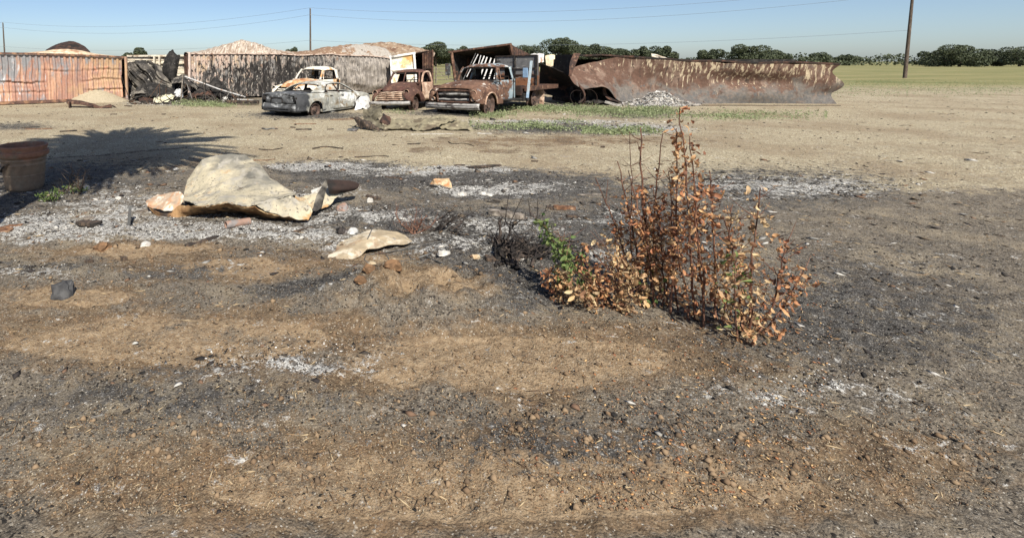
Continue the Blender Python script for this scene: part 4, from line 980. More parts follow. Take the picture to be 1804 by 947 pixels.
# ---------------------------------------------------------------- burnt saloon car
def make_sedan():
    az = R(90 - 35)
    t = thing('sedan', 'burnt out grey and white sedan seen from its charred boot, no glass or tyres', 'car', rz=az)
    ax = [(.98, .30), (3.70, .30)]
    ztab = [(0, .84), (.1, .94), (.9, .965), (1.3, .94), (2.3, .91), (3.4, .88), (3.8, .86), (4.25, .78), (4.6, .64), (4.72, .5)]
    def zbot(x):
        z = .2 if .5 < x < 4.3 else .27
        for xa, za in ax:
            if abs(x - xa) < .37: z = max(z, za - .02 + math.sqrt(.37 ** 2 - (x - xa) ** 2))
        return z
    def yh(x, z):
        y = .89
        if x < .4: y *= 1 - .16 * ((.4 - x) / .4) ** 2
        if x > 4.0: y *= 1 - .24 * ((x - 4.0) / .72) ** 2
        y *= (.955 + .045 * min(1, (z - .2) / .3)) if z < .5 else 1 - .10 * ((z - .5) / .45) ** 2
        return y
    def side(x0, x1, s, n=None, inset=0.0, top=None):
        n = n or max(6, int((x1 - x0) / .045))
        rows = []
        for i in range(n + 1):
            x = x0 + (x1 - x0) * i / n
            zb, zt = zbot(x), interp(ztab, x)
            row = []
            for k in range(11):
                f = k / 10
                z = zb + (zt - zb) * f
                crease = .014 * math.exp(-((z - .70) / .03) ** 2) + .02 * math.exp(-((z - .3) / .05) ** 2)
                dent = .045 * noise.noise(Vector((x * 2.1, s * 3.0, z * 2.6))) + .020 * (1 - 2.4 * abs(noise.noise(Vector((x * 3.2, s * 5.0, z * 3.4)))))
                lip = .02 if k == 0 else 0
                row.append((x, s * (yh(x, z) + crease + dent + lip - inset), z))
            rows.append(row)
        return rows
    for s in (1, -1):
        q = MB(); q.grid(side(0.04, 1.72, s)); q.build('rear_quarter_panel', M['sedan'], t, smooth=50, solid=.012)
        for x0, x1 in ((1.735, 2.42), (2.435, 3.34)):
            d = MB(); d.grid(side(x0, x1, s, inset=.008)); dd = d.build('door', M['sedan'], t, smooth=50, solid=.03)
            h = MB(); h.bar((x0 + .08, s * .885, .80), (x0 + .24, s * .885, .805), .02, .03); h.build('handle', M['sedan_rear'], dd)
        q = MB(); q.grid(side(3.355, 4.70, s)); q.build('fender', M['sedan'], t, smooth=50, solid=.012)
    sill = MB()
    for s in (1, -1):
        sill.bar((1.36, s * .83, .2), (3.33, s * .83, .2), .10, .12)
    sill.build('sill', M['sedan'], t, bevel=.02)
    fl = MB(); fl.box((2.35, 0, .26), (4.3, 1.5, .06)); fl.box((.55, 0, .5), (.9, 1.3, .05)); fl.box((4.1, 0, .5), (.9, 1.2, .35)); fl.build('floor_pan', M['blackin'], t)
    # boot lid, tail, bumper
    def deck(x0, x1, crown, n=10, zoff=0.0, wf=.97):
        rows = []
        for i in range(n + 1):
            x = x0 + (x1 - x0) * i / n
            zt = interp(ztab, x)
            rows.append([(x, yh(x, zt) * wf * v, zt + zoff + crown * (1 - v * v) + .012 * noise.noise(Vector((x * 4, v * 3, 9)))) for v in np.linspace(-1, 1, 13)])
        return rows
    lid = MB(); lid.grid(deck(.06, 1.02, .03, zoff=.004))
    rows = []
    for k in range(7):
        f = k / 6
        z = .955 - f * .40
        rows.append([(.05 - .05 * math.sin(f * 2.6) + .13 * v * v + .012 * noise.noise(Vector((v * 5, z * 5, 2))), v * (.72 - .04 * f), z + .03 * (1 - v * v) * (1 - f) - .07 * f * max(0, 1 - abs(v - .15) * 4)) for v in np.linspace(-1, 1, 17)])
    lid.grid(rows)
    lo = lid.build('trunk_lid', M['sedan_rear'], t, smooth=45, solid=.02)
    pl = MB(); pl.box((.0, .05, .80), (.03, .52, .05)); pl.box((.0, -.22, .70), (.03, .03, .16)); pl.box((.0, .30, .70), (.03, .03, .16)); pl.build('plate_recess', M['blackin'], lo)
    for s in (1, -1):
        tl = MB(); tl.box((.10, s * .70, .76), (.07, .20, .17), Matrix.Rotation(s * .25, 3, 'Z')); tl.build('tail_light', M['blackin'], t, bevel=.03)
    rows = []
    for z, o in ((.22, .05), (.27, -.02), (.36, -.06), (.44, -.05), (.50, -.01), (.56, .03)):
        rows.append([(o + .17 * abs(v) ** 2.6 + .015 * noise.noise(Vector((v * 4, z * 8, 5))), v * .86, z + .012 * noise.noise(Vector((v * 6, z * 3, 1)))) for v in np.linspace(-1, 1, 21)])
    bp = MB(); bp.grid(rows); bo = bp.build('bumper', M['sedan_rear'], t, smooth=50, solid=.015)
    cb = MB(); cb.bar((-.075, -.58, .40), (-.075, .58, .40), .03, .045); cb.bar((-.06, -.62, .30), (-.06, .62, .30), .03, .03); cb.build('crash_beam', M['sedan'], bo)
    # roof and pillars
    roof = MB()
    rows = []
    for x, z, w in ((1.60, 1.275, .60), (1.72, 1.325, .60), (1.95, 1.365, .615), (2.3, 1.375, .615), (2.6, 1.345, .60), (2.78, 1.295, .58)):
        rows.append([(x + .03 * v * v * (1 if x > 2.2 else -1), w * v, z - .055 * v ** 4 + .03 * (1 - v * v) - .03 * math.exp(-((x - 2.0) / .3) ** 2 - ((v + .1) / .5) ** 2)) for v in np.linspace(-1, 1, 11)])
    hl = MB(); hl.grid([[(x, y * .97, z - .04) for x, y, z in r] for r in net(rows, 15, 12)]); hl.build('dark_roof_backing', M['soot'], t)  # black sheet added under the roof so the window openings look dark
    bk_ = MB(); bk_.grid(net([[(1.42, -.70, .45), (1.42, .70, .45)], [(1.30, -.68, .92), (1.30, .68, .92)], [(1.36, -.50, 1.04), (1.36, .50, 1.02)]], 8, 6)); bk_.build('dark_seat_backing', M['soot'], t, solid=.02)  # black bulkhead added to darken the view through the windows
    roof.grid(net(rows, 15, 12)); roof.build('roof', M['sedan'], t, smooth=60, solid=.02)
    for s in (1, -1):
        c = MB()
        a = [Vector((.98, s * .66, .985)), Vector((1.30, s * .64, 1.15)), Vector((1.62, s * .585, 1.265))]
        bb = [Vector((1.56, s * .815, .93)), Vector((1.68, s * .74, 1.13)), Vector((1.84, s * .615, 1.295))]
        c.grid(net([[p.lerp(q, f) + Vector((0, s * .035 * math.sin(f * 3.14), 0)) for f in (0, .3, .6, 1)] for p, q in zip(a, bb)], 8, 8))
        c.build('pillar', M['sedan'], t, smooth=60, solid=.03)
        p = MB(); p.bar((2.43, s * .825, .90), (2.30, s * .62, 1.30), .10, .05); p.build('pillar', M['rust_dark'], t, bevel=.012)
        p = MB(); p.tube(catmull([(3.50, s * .74, .885), (3.1, s * .68, 1.13), (2.78, s * .585, 1.285), (2.3, s * .625, 1.325), (1.84, s * .625, 1.30)], 14), .034, 6); p.build('roof_rail', M['sedan'], t, smooth=60)
        p = MB(); p.tube(catmull([(3.44, s * .765, .90), (3.08, s * .71, 1.10), (2.78, s * .62, 1.255), (2.3, s * .655, 1.295), (1.9, s * .66, 1.27), (1.60, s * .80, .95)], 16), .020, 5); p.build('window_seal', M['soot'], t, smooth=60)
        p = MB(); p.bar((1.58, s * .835, .93), (3.36, s * .815, .885), .04, .03); p.build('window_sill', M['sedan'], t)
    hood = MB(); hood.grid(deck(3.40, 4.66, .05)); hood.build('hood', M['sedan'], t, smooth=50, solid=.015)
    fr = MB(); fr.grid([[(4.70 - .22 * v * v, v * .72, z) for v in np.linspace(-1, 1, 9)] for z in (.22, .4, .55, .66)]); fr.build('front_bumper', M['sedan_rear'], t, smooth=50, solid=.02)
    # what is left inside
    ins = MB(); ins.bar((3.2, -.66, .84), (3.2, .66, .84), .08, .06); ins.bar((1.45, -.6, .90), (1.45, .6, .92), .05, .06); ins.box((1.12, 0, .93), (.34, 1.1, .03)); ins.build('dash_bar', M['white'], t)
    for y in (.36, -.36):
        s_ = MB()
        s_.tube([(2.35, y - .2, .35), (2.05, y - .2, .95), (2.02, y - .12, 1.08), (2.02, y + .12, 1.08), (2.05, y + .2, .95), (2.35, y + .2, .35)], .018, 5)
        for k in range(5): s_.tube([(2.32 - .06 * k, y - .19, .42 + .13 * k), (2.32 - .06 * k, y + .19, .42 + .13 * k)], .008, 4)
        s_.build('seat_frame', M['rust'], t)
        s_ = MB(); s_.slab(net([[(2.30, y - .22, .42), (2.30, y + .22, .42)], [(2.16, y - .23, .70), (2.16, y + .23, .70)], [(2.06, y - .20, .98), (2.06, y + .20, .98)], [(2.04, y - .10, 1.10), (2.04, y + .10, 1.10)]], 6, 8, .02, 4, 3), .06); s_.build('seat', M['soot'], t, smooth=50)
    st = MB(); Ms = Matrix.Translation((2.95, .36, .92)) @ Matrix.Rotation(R(65), 4, 'Y')
    st.tube([Ms @ Vector((.18 * math.cos(a), .18 * math.sin(a), 0)) for a in np.linspace(0, 6.283, 17)], .012, 5); st.tube([(2.95, .36, .92), (3.2, .36, .82)], .02, 5)
    st.build('steering_wheel', M['blackin'], t)
    for xa, za in ax:
        for s in (1, -1): wheel(t, (xa, s * .78, .27), .27, .18, s)
    # melted front fender skirt hanging to the ground
    sk = net([[(3.36, -.92, .44), (3.6, -.97, .60), (3.95, -.98, .66), (4.3, -.90, .62)], [(3.32, -.97, .26), (3.6, -1.05, .34), (3.95, -1.06, .38), (4.28, -.98, .42)], [(3.05, -1.08, .06), (3.5, -1.16, .12), (3.85, -1.15, .03), (4.2, -1.08, .18)]], 16, 9, .05, 5, 3)
    k = MB(); k.slab(sk, .015); k.build('melted_wheel_liner', patina('melted_white_plastic', (.60, .60, .58), [((.3, .3, .3), 5, .58, .08)]), t, smooth=60)
    return t
sedan = make_sedan()
sedan.location = GP(489, 204.5) + Vector((0, 0, -.05))
sedan.location.z = -.05
sedan.scale = (1.10, 1.06, .90)

# ---------------------------------------------------------------- old bonneted trucks
def fender(mat, parent, s, st, axz, r, xa=0.0):
    """st: (x, y_out, y_in, z_top, z_low) stations from back to nose"""
    rows = []
    xs = np.linspace(st[0][0], st[-1][0], 44)
    T = lambda k, x: float(np.interp(x, [a[0] for a in st], [a[k] for a in st]))
    for x in xs:
        yo, yi, zt, zl = (T(k, x) for k in (1, 2, 3, 4))
        zb = zl
        if abs(x - xa) < r: zb = max(zb, axz + math.sqrt(r * r - (x - xa) ** 2))
        zb = min(zb, zt - .05)
        h = zt - zb
        e = min(.24, h * .8)
        pts = [(yo - .03, zb), (yo, zb + .02), (yo + .01, zb + (h - e) * .5), (yo, zt - e)]
        for k in range(1, 6):
            a = k / 6 * math.pi / 2
            pts.append((yo - (yo - yi) * .62 * (1 - math.cos(a)), zt - e + e * math.sin(a)))
        pts.append((yi, zt - .015))
        rows.append([(x, s * (y + .012 * noise.noise(Vector((x * 3, z * 3, s)))), z) for y, z in pts])
    yo, yi, zt, zl = st[-1][1:]
    x = st[-1][0]
    rows.append([(x + .03, s * ((yo + yi) / 2 + (p[1] * s - (yo + yi) / 2) * .55), (zt + zl) / 2 + (p[2] - (zt + zl) / 2) * .55) for p in rows[-1]])
    rows.append([(x + .035, s * ((yo + yi) / 2), (zt + zl) / 2) for p in rows[-1]])
    mb = MB(); mb.grid(rows)
    return mb.build('fender', mat, parent, smooth=50, solid=.015)

def headlight(parent, c, r, mat_ring, mat_in, name='headlight', d=(1, 0, 0)):
    q = Vector(d).to_track_quat('Z', 'Y').to_matrix().to_4x4()
    Mx = Matrix.Translation(c) @ q
    mb = MB(); mb.lathe([(r * .7, -.10), (r, -.06), (r * 1.12, 0), (r * 1.05, .015), (r * .9, .0)], 18, Mx)
    o = mb.build(name, mat_ring, parent, smooth=50)
    i = MB(); i.lathe([(r * .9, -.0), (r * .6, -.05), (.002, -.075)], 14, Mx); i.build('bowl', mat_in, o, smooth=60)
    return o

def make_truck(name, label, p, rz):
    t = thing(name, label, 'truck', rz=rz)
    body, fm, hm = M[p['body']], M[p.get('fender', p['body'])], M[p.get('hood', p['body'])]
    dz = p.get('drop', 0.0)
    sq = p['style'] == 'square'
    # hood
    H = p['hoodline']            # (x, half width, top z, skirt z)
    rows = []
    for x, w, zt, zs in H:
        rows.append([(x, w * a, zs + (zt - zs) * b) for a, b in ((-1, 0), (-1.02, .45), (-.93, .80), (-.62, .95), (-.25, 1.0), (0, 1.012), (.25, 1.0), (.62, .95), (.93, .80), (1.02, .45), (1, 0))])
    hb = MB(); hb.grid(net(rows, 25, 22, .012, 3.0, 4.0)); hood = hb.build('hood', hm, t, smooth=60, solid=.014)
    rid = MB(); rid.tube([(x, .0, zt + .018) for x, w, zt, zs in H[:-1]], .012, 5); rid.build('hood_ridge', hm, hood)
    # fenders, lamps
    for s in (1, -1):
        f = fender(fm, t, s, p['fenders'], p['axz'], p['arch'])
        lx, ly, lz, lr = p['lamp']
        headlight(t, (lx, s * ly, lz), lr, M[p['ring'][0 if s > 0 else 1]], M['blackin'])
        if 'lamp2' in p:
            lx, ly, lz, lr = p['lamp2']; headlight(t, (lx, s * ly, lz), lr, M[p['ring'][0]], M['chrome'], 'parking_light')
        if sq:
            rim = MB(); rim.tube([(p['arch'] * math.cos(a), s * (p['fenders'][2][1] + .012), p['axz'] + p['arch'] * math.sin(a)) for a in np.linspace(.05, math.pi - .05, 18)], .03, 6); rim.build('arch_lip', M['rustpink'], f, smooth=60)
    # grille
    for k, (z, hw, x, h, mt) in enumerate(p['bars']):
        g = MB()
        path = [(x - p['gcurve'] * abs(v) ** 2.4, hw * v, z + .008 * math.sin(v * 9 + k)) for v in np.linspace(-1, 1, 15)]
        rows = [[Vector(q) + Vector((dx, 0, dzz)) for q in path] for dx, dzz in ((-.04, -h / 2), (.0, -h / 2), (.018, 0), (.0, h / 2), (-.04, h / 2), (-.04, -h / 2))]
        g.grid(rows); g.build('grille_bar', M[mt], t, smooth=40)
    gb = MB(); gx, ghw, z0, z1 = p['gback']; gb.grid([[(gx - p['gcurve'] * abs(v) ** 2.4, ghw * v, z) for v in np.linspace(-1, 1, 9)] for z in (z0, z1)]); gb.build('grille_back', M['blackin'], t, solid=.02)
    if 'gframe' in p:
        x, hw, z0, z1, r = p['gframe']
        g = MB()
        loop = [(x - p['gcurve'] * abs(v) ** 2.4, hw * v, z1 + .02 * (1 - v * v)) for v in np.linspace(-1, 1, 11)] + [(x - p['gcurve'] * abs(v) ** 2.4, hw * v * .94, z0) for v in np.linspace(1, -1, 11)]
        loop.append(loop[0]); g.tube(loop, r, 7); g.build('grille_surround', M[p['surround']], t, smooth=60)
    # bumper
    x, hw, z, h, cv, mt = p['bumper']
    b = MB(); rows = []
    for dx, dzz in ((-.03, -h / 2), (.02, -h * .42), (.05, -h * .12), (.05, h * .12), (.02, h * .42), (-.03, h / 2)):
        rows.append([(x + dx - cv * abs(v) ** 2.8, hw * v, z + dzz + .012 * noise.noise(Vector((v * 3, 1, z * 4)))) for v in np.linspace(-1, 1, 21)])
    b.grid(rows); bo = b.build('bumper', M[mt], t, smooth=45, solid=.01)
    if sq:
        g = MB()
        for zz in (z + h * .17, z - h * .2): g.tube([(x + .055 - cv * abs(v) ** 2.8, hw * v * .98, zz) for v in np.linspace(-1, 1, 17)], .012, 5)
        g.build('bumper_groove', M['soot'], bo)
    # cab
    x0, x1, zb, zr, hw, hr = p['cab']        # cowl x, back x, belt z, roof z, half width, roof half width
    fl = p['sillz']
    ck = MB(); ck.grid(net([[(x0 + .02, -hw, fl), (x0 + .02, -hw, zb), ], [(x0 + .05, hw, fl), (x0 + .05, hw, zb)]], 4, 6)); ck.box((x0 + .03, 0, zb - .02), (.16, hw * 1.9, .05)); ck.build('cowl', body, t, solid=.02)
    rf = []
    for f, k in ((0, .0), (.08, .55), (.25, .9), (.55, 1.0), (.85, .88), (.97, .5), (1, .0)):
        x = (x0 - p['rake']) + f * (x1 + .02 - x0 + p['rake'])
        rf.append([(x - (0 if f > .5 else .07 * v * v), hr * v * (1.02 if .1 < f < .9 else .96), zr - .11 + .13 * k * (1 - .7 * abs(v) ** 3) - .06 * abs(v) ** 6) for v in np.linspace(-1, 1, 11)])
    r_ = MB(); r_.grid(net(rf, 17, 14)); r_.build('roof', M[p.get('roof', p['body'])], t, smooth=60, solid=.025)
    for s in (1, -1):
        q = MB(); q.tube(catmull([(x0 + .0, s * (hw - .10), zb), (x0 - p['rake'] * .55, s * (hr + (hw - .1 - hr) * .4), (zb + zr - .1) / 2), (x0 - p['rake'] - .05, s * hr * .93, zr - .10)], 6), .042, 6); q.build('pillar', body, t, smooth=60)
        q = MB(); q.grid(net([[(x1 + .0, s * (hw - .22), zb - .02), (x1 + .02, s * (hw - .05), zb - .02), (x1 + .24, s * hw, zb - .02)], [(x1 + .01, s * (hr - .16), zr - .13), (x1 + .03, s * (hr - .03), zr - .13), (x1 + .2, s * hr, zr - .12)]], 7, 5)); q.build('pillar', body, t, smooth=60, solid=.03)
        if 'vent' in p and s > 0 or not p.get('open_door') or s < 0:
            q = MB(); q.bar((x0 - .1, s * hw, zb + .02), (x0 - p['rake'] - .04, s * (hr + .02), zr - .14), .025); q.build('window_frame', body, t)
        # door
        rows = []
        for x in np.linspace(x0 - .03, x1 + .26, 12):
            rows.append([(x, s * (hw + .035 * math.sin(max(0, min(1, (z - fl) / (zb - fl))) * 3.0) + .012 * noise.noise(Vector((x * 4, z * 4, s)))), z) for z in np.linspace(fl, zb, 9)])
        d = MB(); d.grid(rows)
        if p.get('open_door') and s > 0:
            d.tube(catmull([(x0 - .05, hw, zb), (x0 - .22, hw - .04, zb + .27), (x0 - .5, hw - .1, zr - .14), (x1 + .32, hw - .1, zr - .15), (x1 + .24, hw - .02, zb)], 16), .03, 6)
            a = R(6)
            c, sn = math.cos(a), math.sin(a)
            d.v = [(x0 + (x - x0) * c + (y - hw) * sn * 1, hw - (x - x0) * sn + (y - hw) * c, z) for x, y, z in d.v]
        do = d.build('door', M[p['doors'][0 if s > 0 else 1]], t, smooth=50, solid=.03)
    bk = MB()
    bw = hw - .02
    zc0, zc1 = zb + .02, zr - .2
    bk.box((x1, 0, (fl + zc0) / 2), (.04, bw * 2, zc0 - fl)); bk.box((x1 + .01, 0, zr - .15), (.04, hr * 2, .1))
    for s in (1, -1): bk.box((x1 + .005, s * (hr - .10), (zc0 + zc1) / 2), (.036, .22, zc1 - zc0 + .04))
    bk.build('back_panel', body, t)
    ln = MB(); ln.v = [(x + .035, y * .97, z) for x, y, z in bk.v]; ln.f = list(bk.f); ln.build('dark_cab_backing', M['soot'], t)  # black copy of the back panel, added to darken the cab inside
    ln = MB(); ln.grid([[(q_.x, q_.y * .96, q_.z - .045) for q_ in r__] for r__ in net(rf, 13, 10)]); ln.build('dark_roof_backing', M['soot'], t)  # black sheet added below the cab roof for a dark windscreen
    fl_ = MB(); fl_.box(((x0 + x1) / 2, 0, fl - .02), (x0 - x1, hw * 1.85, .06)); fl_.box((x1 + .35, 0, fl + .2), (.5, hw * 1.7, .3)); fl_.build('cab_floor', M['blackin'], t)
    dsh = MB(); dsh.box((x0 - .22, 0, zb - .1), (.16, hw * 1.8, .14)); dsh.build('dashboard', M['rust_dark'], t)
    sb = MB()
    for k in range(9): y = -hw * .8 + k * hw * .2; sb.tube([(x1 + .3, y, fl + .3), (x1 + .16, y, zb + .12)], .012, 4)
    sb.tube([(x1 + .16, -hw * .82, zb + .12), (x1 + .16, hw * .82, zb + .12)], .018, 5); sb.build('seat_frame', M['rust_dark'], t)
    st = MB(); Ms = Matrix.Translation((x0 - .42, .34, zb + .05)) @ Matrix.Rotation(R(60), 4, 'Y')
    st.tube([Ms @ Vector((.2 * math.cos(a), .2 * math.sin(a), 0)) for a in np.linspace(0, 6.283, 19)], .014, 5); st.tube([(x0 - .42, .34, zb + .05), (x0 - .2, .34, zb - .1)], .022, 5); st.build('steering_wheel', M['blackin'], t)
    if p.get('split'):
        q = MB(); q.bar((x0 + .06, 0, zb), (x0 - p['rake'] + .02, 0, zr - .1), .04); q.build('windshield_post', body, t)
    # frame and wheels
    fr = MB()
    for s in (1, -1): fr.bar((.55, s * .40, p['axz'] + .12), (p['rear'] - 1.0, s * .40, p['axz'] + .16), .08, .16)
    for xx in (.5, -1.2, p['rear']): fr.bar((xx, -.4, p['axz'] + .1), (xx, .4, p['axz'] + .1), .08, .1)
    fr.box((-.15, 0, p['axz'] + .35), (.8, .5, .5)); fr.build('chassis', M['rust_dark'], t)
    for xa in (0.0, p['rear']):
        for s in (1, -1): wheel(t, (xa, s * (p['track'] if xa == 0 else p['track'] + p.get('dual', 0)), p['wr']), p['wr'], .2 if not sq else .22, s)
        axl = MB(); axl.tube([(xa, -p['track'], p['wr']), (xa, p['track'], p['wr'])], .05, 6); axl.build('axle', M['rust_dark'], t)
    return t

ROUND = dict(style='round', body='rustcab', fender='rustcab', hood='rustcab', roof='rustcab', doors=('rustpink', 'rustcab'), ring=('rustpink', 'rustpink'),
    hoodline=[(-.74, .66, 1.20, .72), (-.4, .63, 1.19, .74), (0, .56, 1.14, .76), (.25, .50, 1.06, .78), (.42, .44, .96, .78), (.52, .36, .86, .78)],
    fenders=[(-.95, .86, .60, .66, .36), (-.7, .90, .60, .80, .36), (-.3, .92, .58, .93, .36), (.1, .92, .56, .96, .36), (.4, .90, .54, .91, .38), (.58, .86, .54, .80, .42), (.66, .80, .58, .70, .46)],
    axz=.30, arch=.40, wr=.29, track=.74, rear=-2.95, lamp=(.60, .71, .80, .105),
    bars=[(.50 + .075 * k, .74 - .045 * k, .70 - .012 * k, .05, 'rustpink') for k in range(5)], gback=(.60, .66, .44, .84), gcurve=.16,
    bumper=(.86, .93, .37, .15, .16, 'chrome'), cab=(-.72, -1.95, 1.17, 1.73, .80, .64), sillz=.42, rake=.26, split=True, open_door=True)
def truck_bed(t, x0, x1, hw, z0, z1, mat, rear, r):
    b = MB()
    for s in (1, -1): b.box(((x0 + x1) / 2, s * hw, (z0 + z1) / 2), (x0 - x1, .04, z1 - z0))
    b.box((x0 - .02, 0, (z0 + z1) / 2), (.04, hw * 2 - .05, z1 - z0)); b.box((x1 + .02, 0, (z0 + z1) / 2), (.04, hw * 2 - .05, z1 - z0)); b.box(((x0 + x1) / 2, 0, z0 + .03), (x0 - x1 - .1, hw * 2 - .06, .05))
    b.build('cargo_bed', mat, t)
    for s in (1, -1):
        fender(mat, t, s, [(rear - .5, .9, hw + .02, .55, .4), (rear - .3, .92, hw + .02, .76, .4), (rear, .93, hw + .02, .84, .4), (rear + .3, .92, hw + .02, .76, .4), (rear + .5, .9, hw + .02, .55, .4)], .3, .38, rear)

AZ_R = 32
pickup = make_truck('vintage_pickup', 'rounded rusty brown vintage pickup with horizontal grille bars and split windscreen', ROUND, R(-90 - AZ_R))
truck_bed(pickup, -2.05, -3.95, .70, .58, 1.0, M['rustcab'], -2.95, .3)
pickup.location = GP(700, 192.5)
pickup.location.z = -.08
pickup.rotation_euler = (R(3), R(-1), R(-90 - AZ_R))

SQUARE = dict(style='square', body='truckblue', hood='truckblue', doors=('truckblue', 'truckblue'), ring=('rustpink', 'soot'),
    hoodline=[(-.85, .74, 1.26, .86), (-.4, .72, 1.27, .86), (.1, .70, 1.25, .88), (.5, .68, 1.20, .90), (.70, .66, 1.12, .92), (.76, .64, 1.02, .94)],
    fenders=[(-.95, .95, .66, 1.12, .38), (-.5, .97, .66, 1.12, .38), (0, .98, .64, 1.12, .40), (.4, .98, .60, 1.10, .42), (.66, .97, .58, 1.06, .46), (.78, .94, .58, 1.0, .50), (.83, .90, .60, .92, .52)],
    axz=.42, arch=.43, wr=.40, track=.80, rear=-3.7, dual=.06, lamp=(.83, .77, .86, .105), lamp2=(.83, .76, .64, .065),
    bars=[(.82, .60, .80, .085, 'chrome'), (.62, .58, .80, .07, 'chrome')], gback=(.72, .64, .48, .98), gcurve=.06, gframe=(.81, .64, .52, .93, .035), surround='rust',
    bumper=(.98, 1.02, .38, .22, .12, 'chrome'), cab=(-.86, -2.12, 1.27, 1.90, .86, .70), sillz=.46, rake=.16, vent=True)
AZ_T = 43
truck = make_truck('flatbed_truck', 'big rusty and faded blue flatbed truck facing the camera with white grille bar', SQUARE, R(-90 - AZ_T))
truck.location = GP(819, 199)
truck.scale = (1.12, 1.12, 1.02)
truck.location.z = -.06
truck.rotation_euler = (R(1.5), 0, R(-90 - AZ_T))
# its flat bed, headboard, stake post, mirror
dk = MB(); dk.box((-3.95, 0, .93), (3.2, 2.2, .07)); dko = dk.build('deck', M['rust'], truck)
ed = MB()
for s in (1, -1): ed.bar((-2.36, s * 1.12, .88), (-5.56, s * 1.12, .88), .05, .18)
ed.bar((-5.57, -1.1, .88), (-5.57, 1.1, .88), .05, .18); ed.build('deck_edge', M['rust'], dko)
for k in range(5):
    cr = MB(); cr.bar((-2.6 - .7 * k, -1.08, .82), (-2.6 - .7 * k, 1.08, .82), .07, .12); cr.build('cross_member', M['rust_dark'], dko)
M['headboard'] = patina('scorched_headboard', (.13, .13, .13), [((.22, .10, .05), (2, 2, 4), .52, .05, ('Z', 1.7, 1.2, .15)), ((.4, .37, .33), (3, 3, 9), .66, .03), (SOOT, 4, .62, .07)])
hbx = -3.75
hb_ = MB(); hb_.box((hbx, .18, 1.6), (.03, 1.72, 1.3)); hbo = hb_.build('headboard', M['headboard'], truck)
for y in (-.68, .12, .98):
    fr_ = MB(); fr_.bar((hbx + .04, y, .97), (hbx + .04, y, 2.27), .06, .05); fr_.build('headboard_post', M['soot'], hbo)
for z in (1.42, 1.70, 2.25):
    fr_ = MB(); fr_.bar((hbx + .035, -.68, z), (hbx + .035, .98, z), .04, .05); fr_.build('headboard_rail', M['rust_dark'], hbo)
pst = MB(); pst.bar((-2.45, 1.17, .52), (-2.72, 1.20, 2.0), .075, .06); pst.build('stake_post', patina('grey_blue_stake_paint', (.38, .46, .50), [((.30, .42, .55), 2, .5, .1, ('Z', 1.2, .6, .2)), (RUST, 7, .66, .06)]), truck)
mr = MB(); mr.box((-2.2, 1.20, 1.53), (.04, .19, .38)); mro = mr.build('mirror_back', M['blue'], truck, bevel=.015)
for pa, pb_ in (((-1.95, .86, 1.72), (-2.2, 1.12, 1.70)), ((-1.95, .86, 1.30), (-2.2, 1.12, 1.40))):
    ar = MB(); ar.tube([pa, pb_], .012, 5); ar.build('mirror_arm', M['darksteel'], mro)
tk = MB(); tk.box((-1.5, 1.0, .50), (1.1, .3, .06)); tk.box((-2.55, .9, .55), (.5, .4, .32)); tk.build('running_board', M['soot'], truck, bevel=.02)
bt = MB(); bt.box((-2.4, .88, .82), (.35, .3, .4)); bt.build('side_locker', M['rust_dark'], truck, bevel=.02)
fl_m = MB(); fl_m.grid(net([[(-4.35, 1.0, .80), (-4.35, .72, .80)], [(-4.42, 1.02, .5), (-4.42, .72, .5)], [(-4.3, 1.05, .12), (-4.32, .74, .10)]], 5, 6)); fl_m.build('mud_flap', M['rustpink'], truck, solid=.02)
lm = MB(); lm.tube([(-1.0, -1.0, 1.30), (-1.05, -1.28, 1.35), (-1.05, -1.28, 1.95)], .015, 5); lmo = lm.build('mirror_arm', M['darksteel'], truck)
lm = MB(); lm.box((-1.05, -1.30, 1.72), (.05, .22, .48)); lm.build('mirror_back', M['darksteel'], lmo, bevel=.02)

PALE = dict(ROUND); PALE.update(body='cream', fender='cream', hood='creamrust', roof='cream', doors=('cream', 'cream'), ring=('cream', 'cream'), open_door=False, split=False,
    bars=[(.52 + .08 * k, .70 - .04 * k, .70 - .012 * k, .05, 'cream') for k in range(4)])
AZ_P = 38
pale = make_truck('old_pickup', 'pale cream old pickup with orange rusted hood standing behind the burnt sedan', PALE, R(-90 - AZ_P))
pale.scale = (1.08, 1.08, 1.0)
pale.location = P(522, 178, 23.0); pale.location.z = 0
# ------------------------------------------------------------------ foreground wreckage
M['bigsheet'] = patina('scorched_tan_sheet', (.165, .158, .135), [((.115, .11, .095), (1.6, 1.6, 1.6), .54, .08), ((.27, .25, .20), (2.6, 2.6, 2.6), .56, .10, ('Z', .62, .30, .14)), ((.44, .39, .28), (1.5, 1.5, 2.4), .53, .09, ('Z', .46, .20, .09)), ((.30, .28, .24), (5, 5, 5), .58, .08), ((.42, .25, .11), (2.6, 2.6, 4), .60, .06, ('Z', .26, .05, .10)), ((.13, .12, .10), (26, 26, 26), .64, .03, ('Z', .42, .25, .04)), ((.07, .055, .04), (5, 5, 5), .67, .04), ((.52, .47, .36), (9, 9, 6), .66, .06)], bump=.004, bscale=45, var=.2)
M['flap'] = patina('orange_striped_flap', (.40, .31, .225), [((.42, .25, .15), (16, 4, 3), .52, .06), ((.66, .60, .50), (9, 3, 3), .58, .06), ((.2, .17, .15), 7, .66, .05)], bump=.004)
M['tanin'] = patina('scorched_tan_underside', (.30, .18, .085), [((.20, .11, .05), 3, .52, .08), ((.55, .40, .22), 5, .60, .06), ((.04, .03, .025), 3, .60, .07)])
bs = thing('crumpled_sheet', 'big crumpled tan and grey metal sheet with a domed back lying in the ash', 'metal sheet', G(420, 385)); bs.location.z = 0
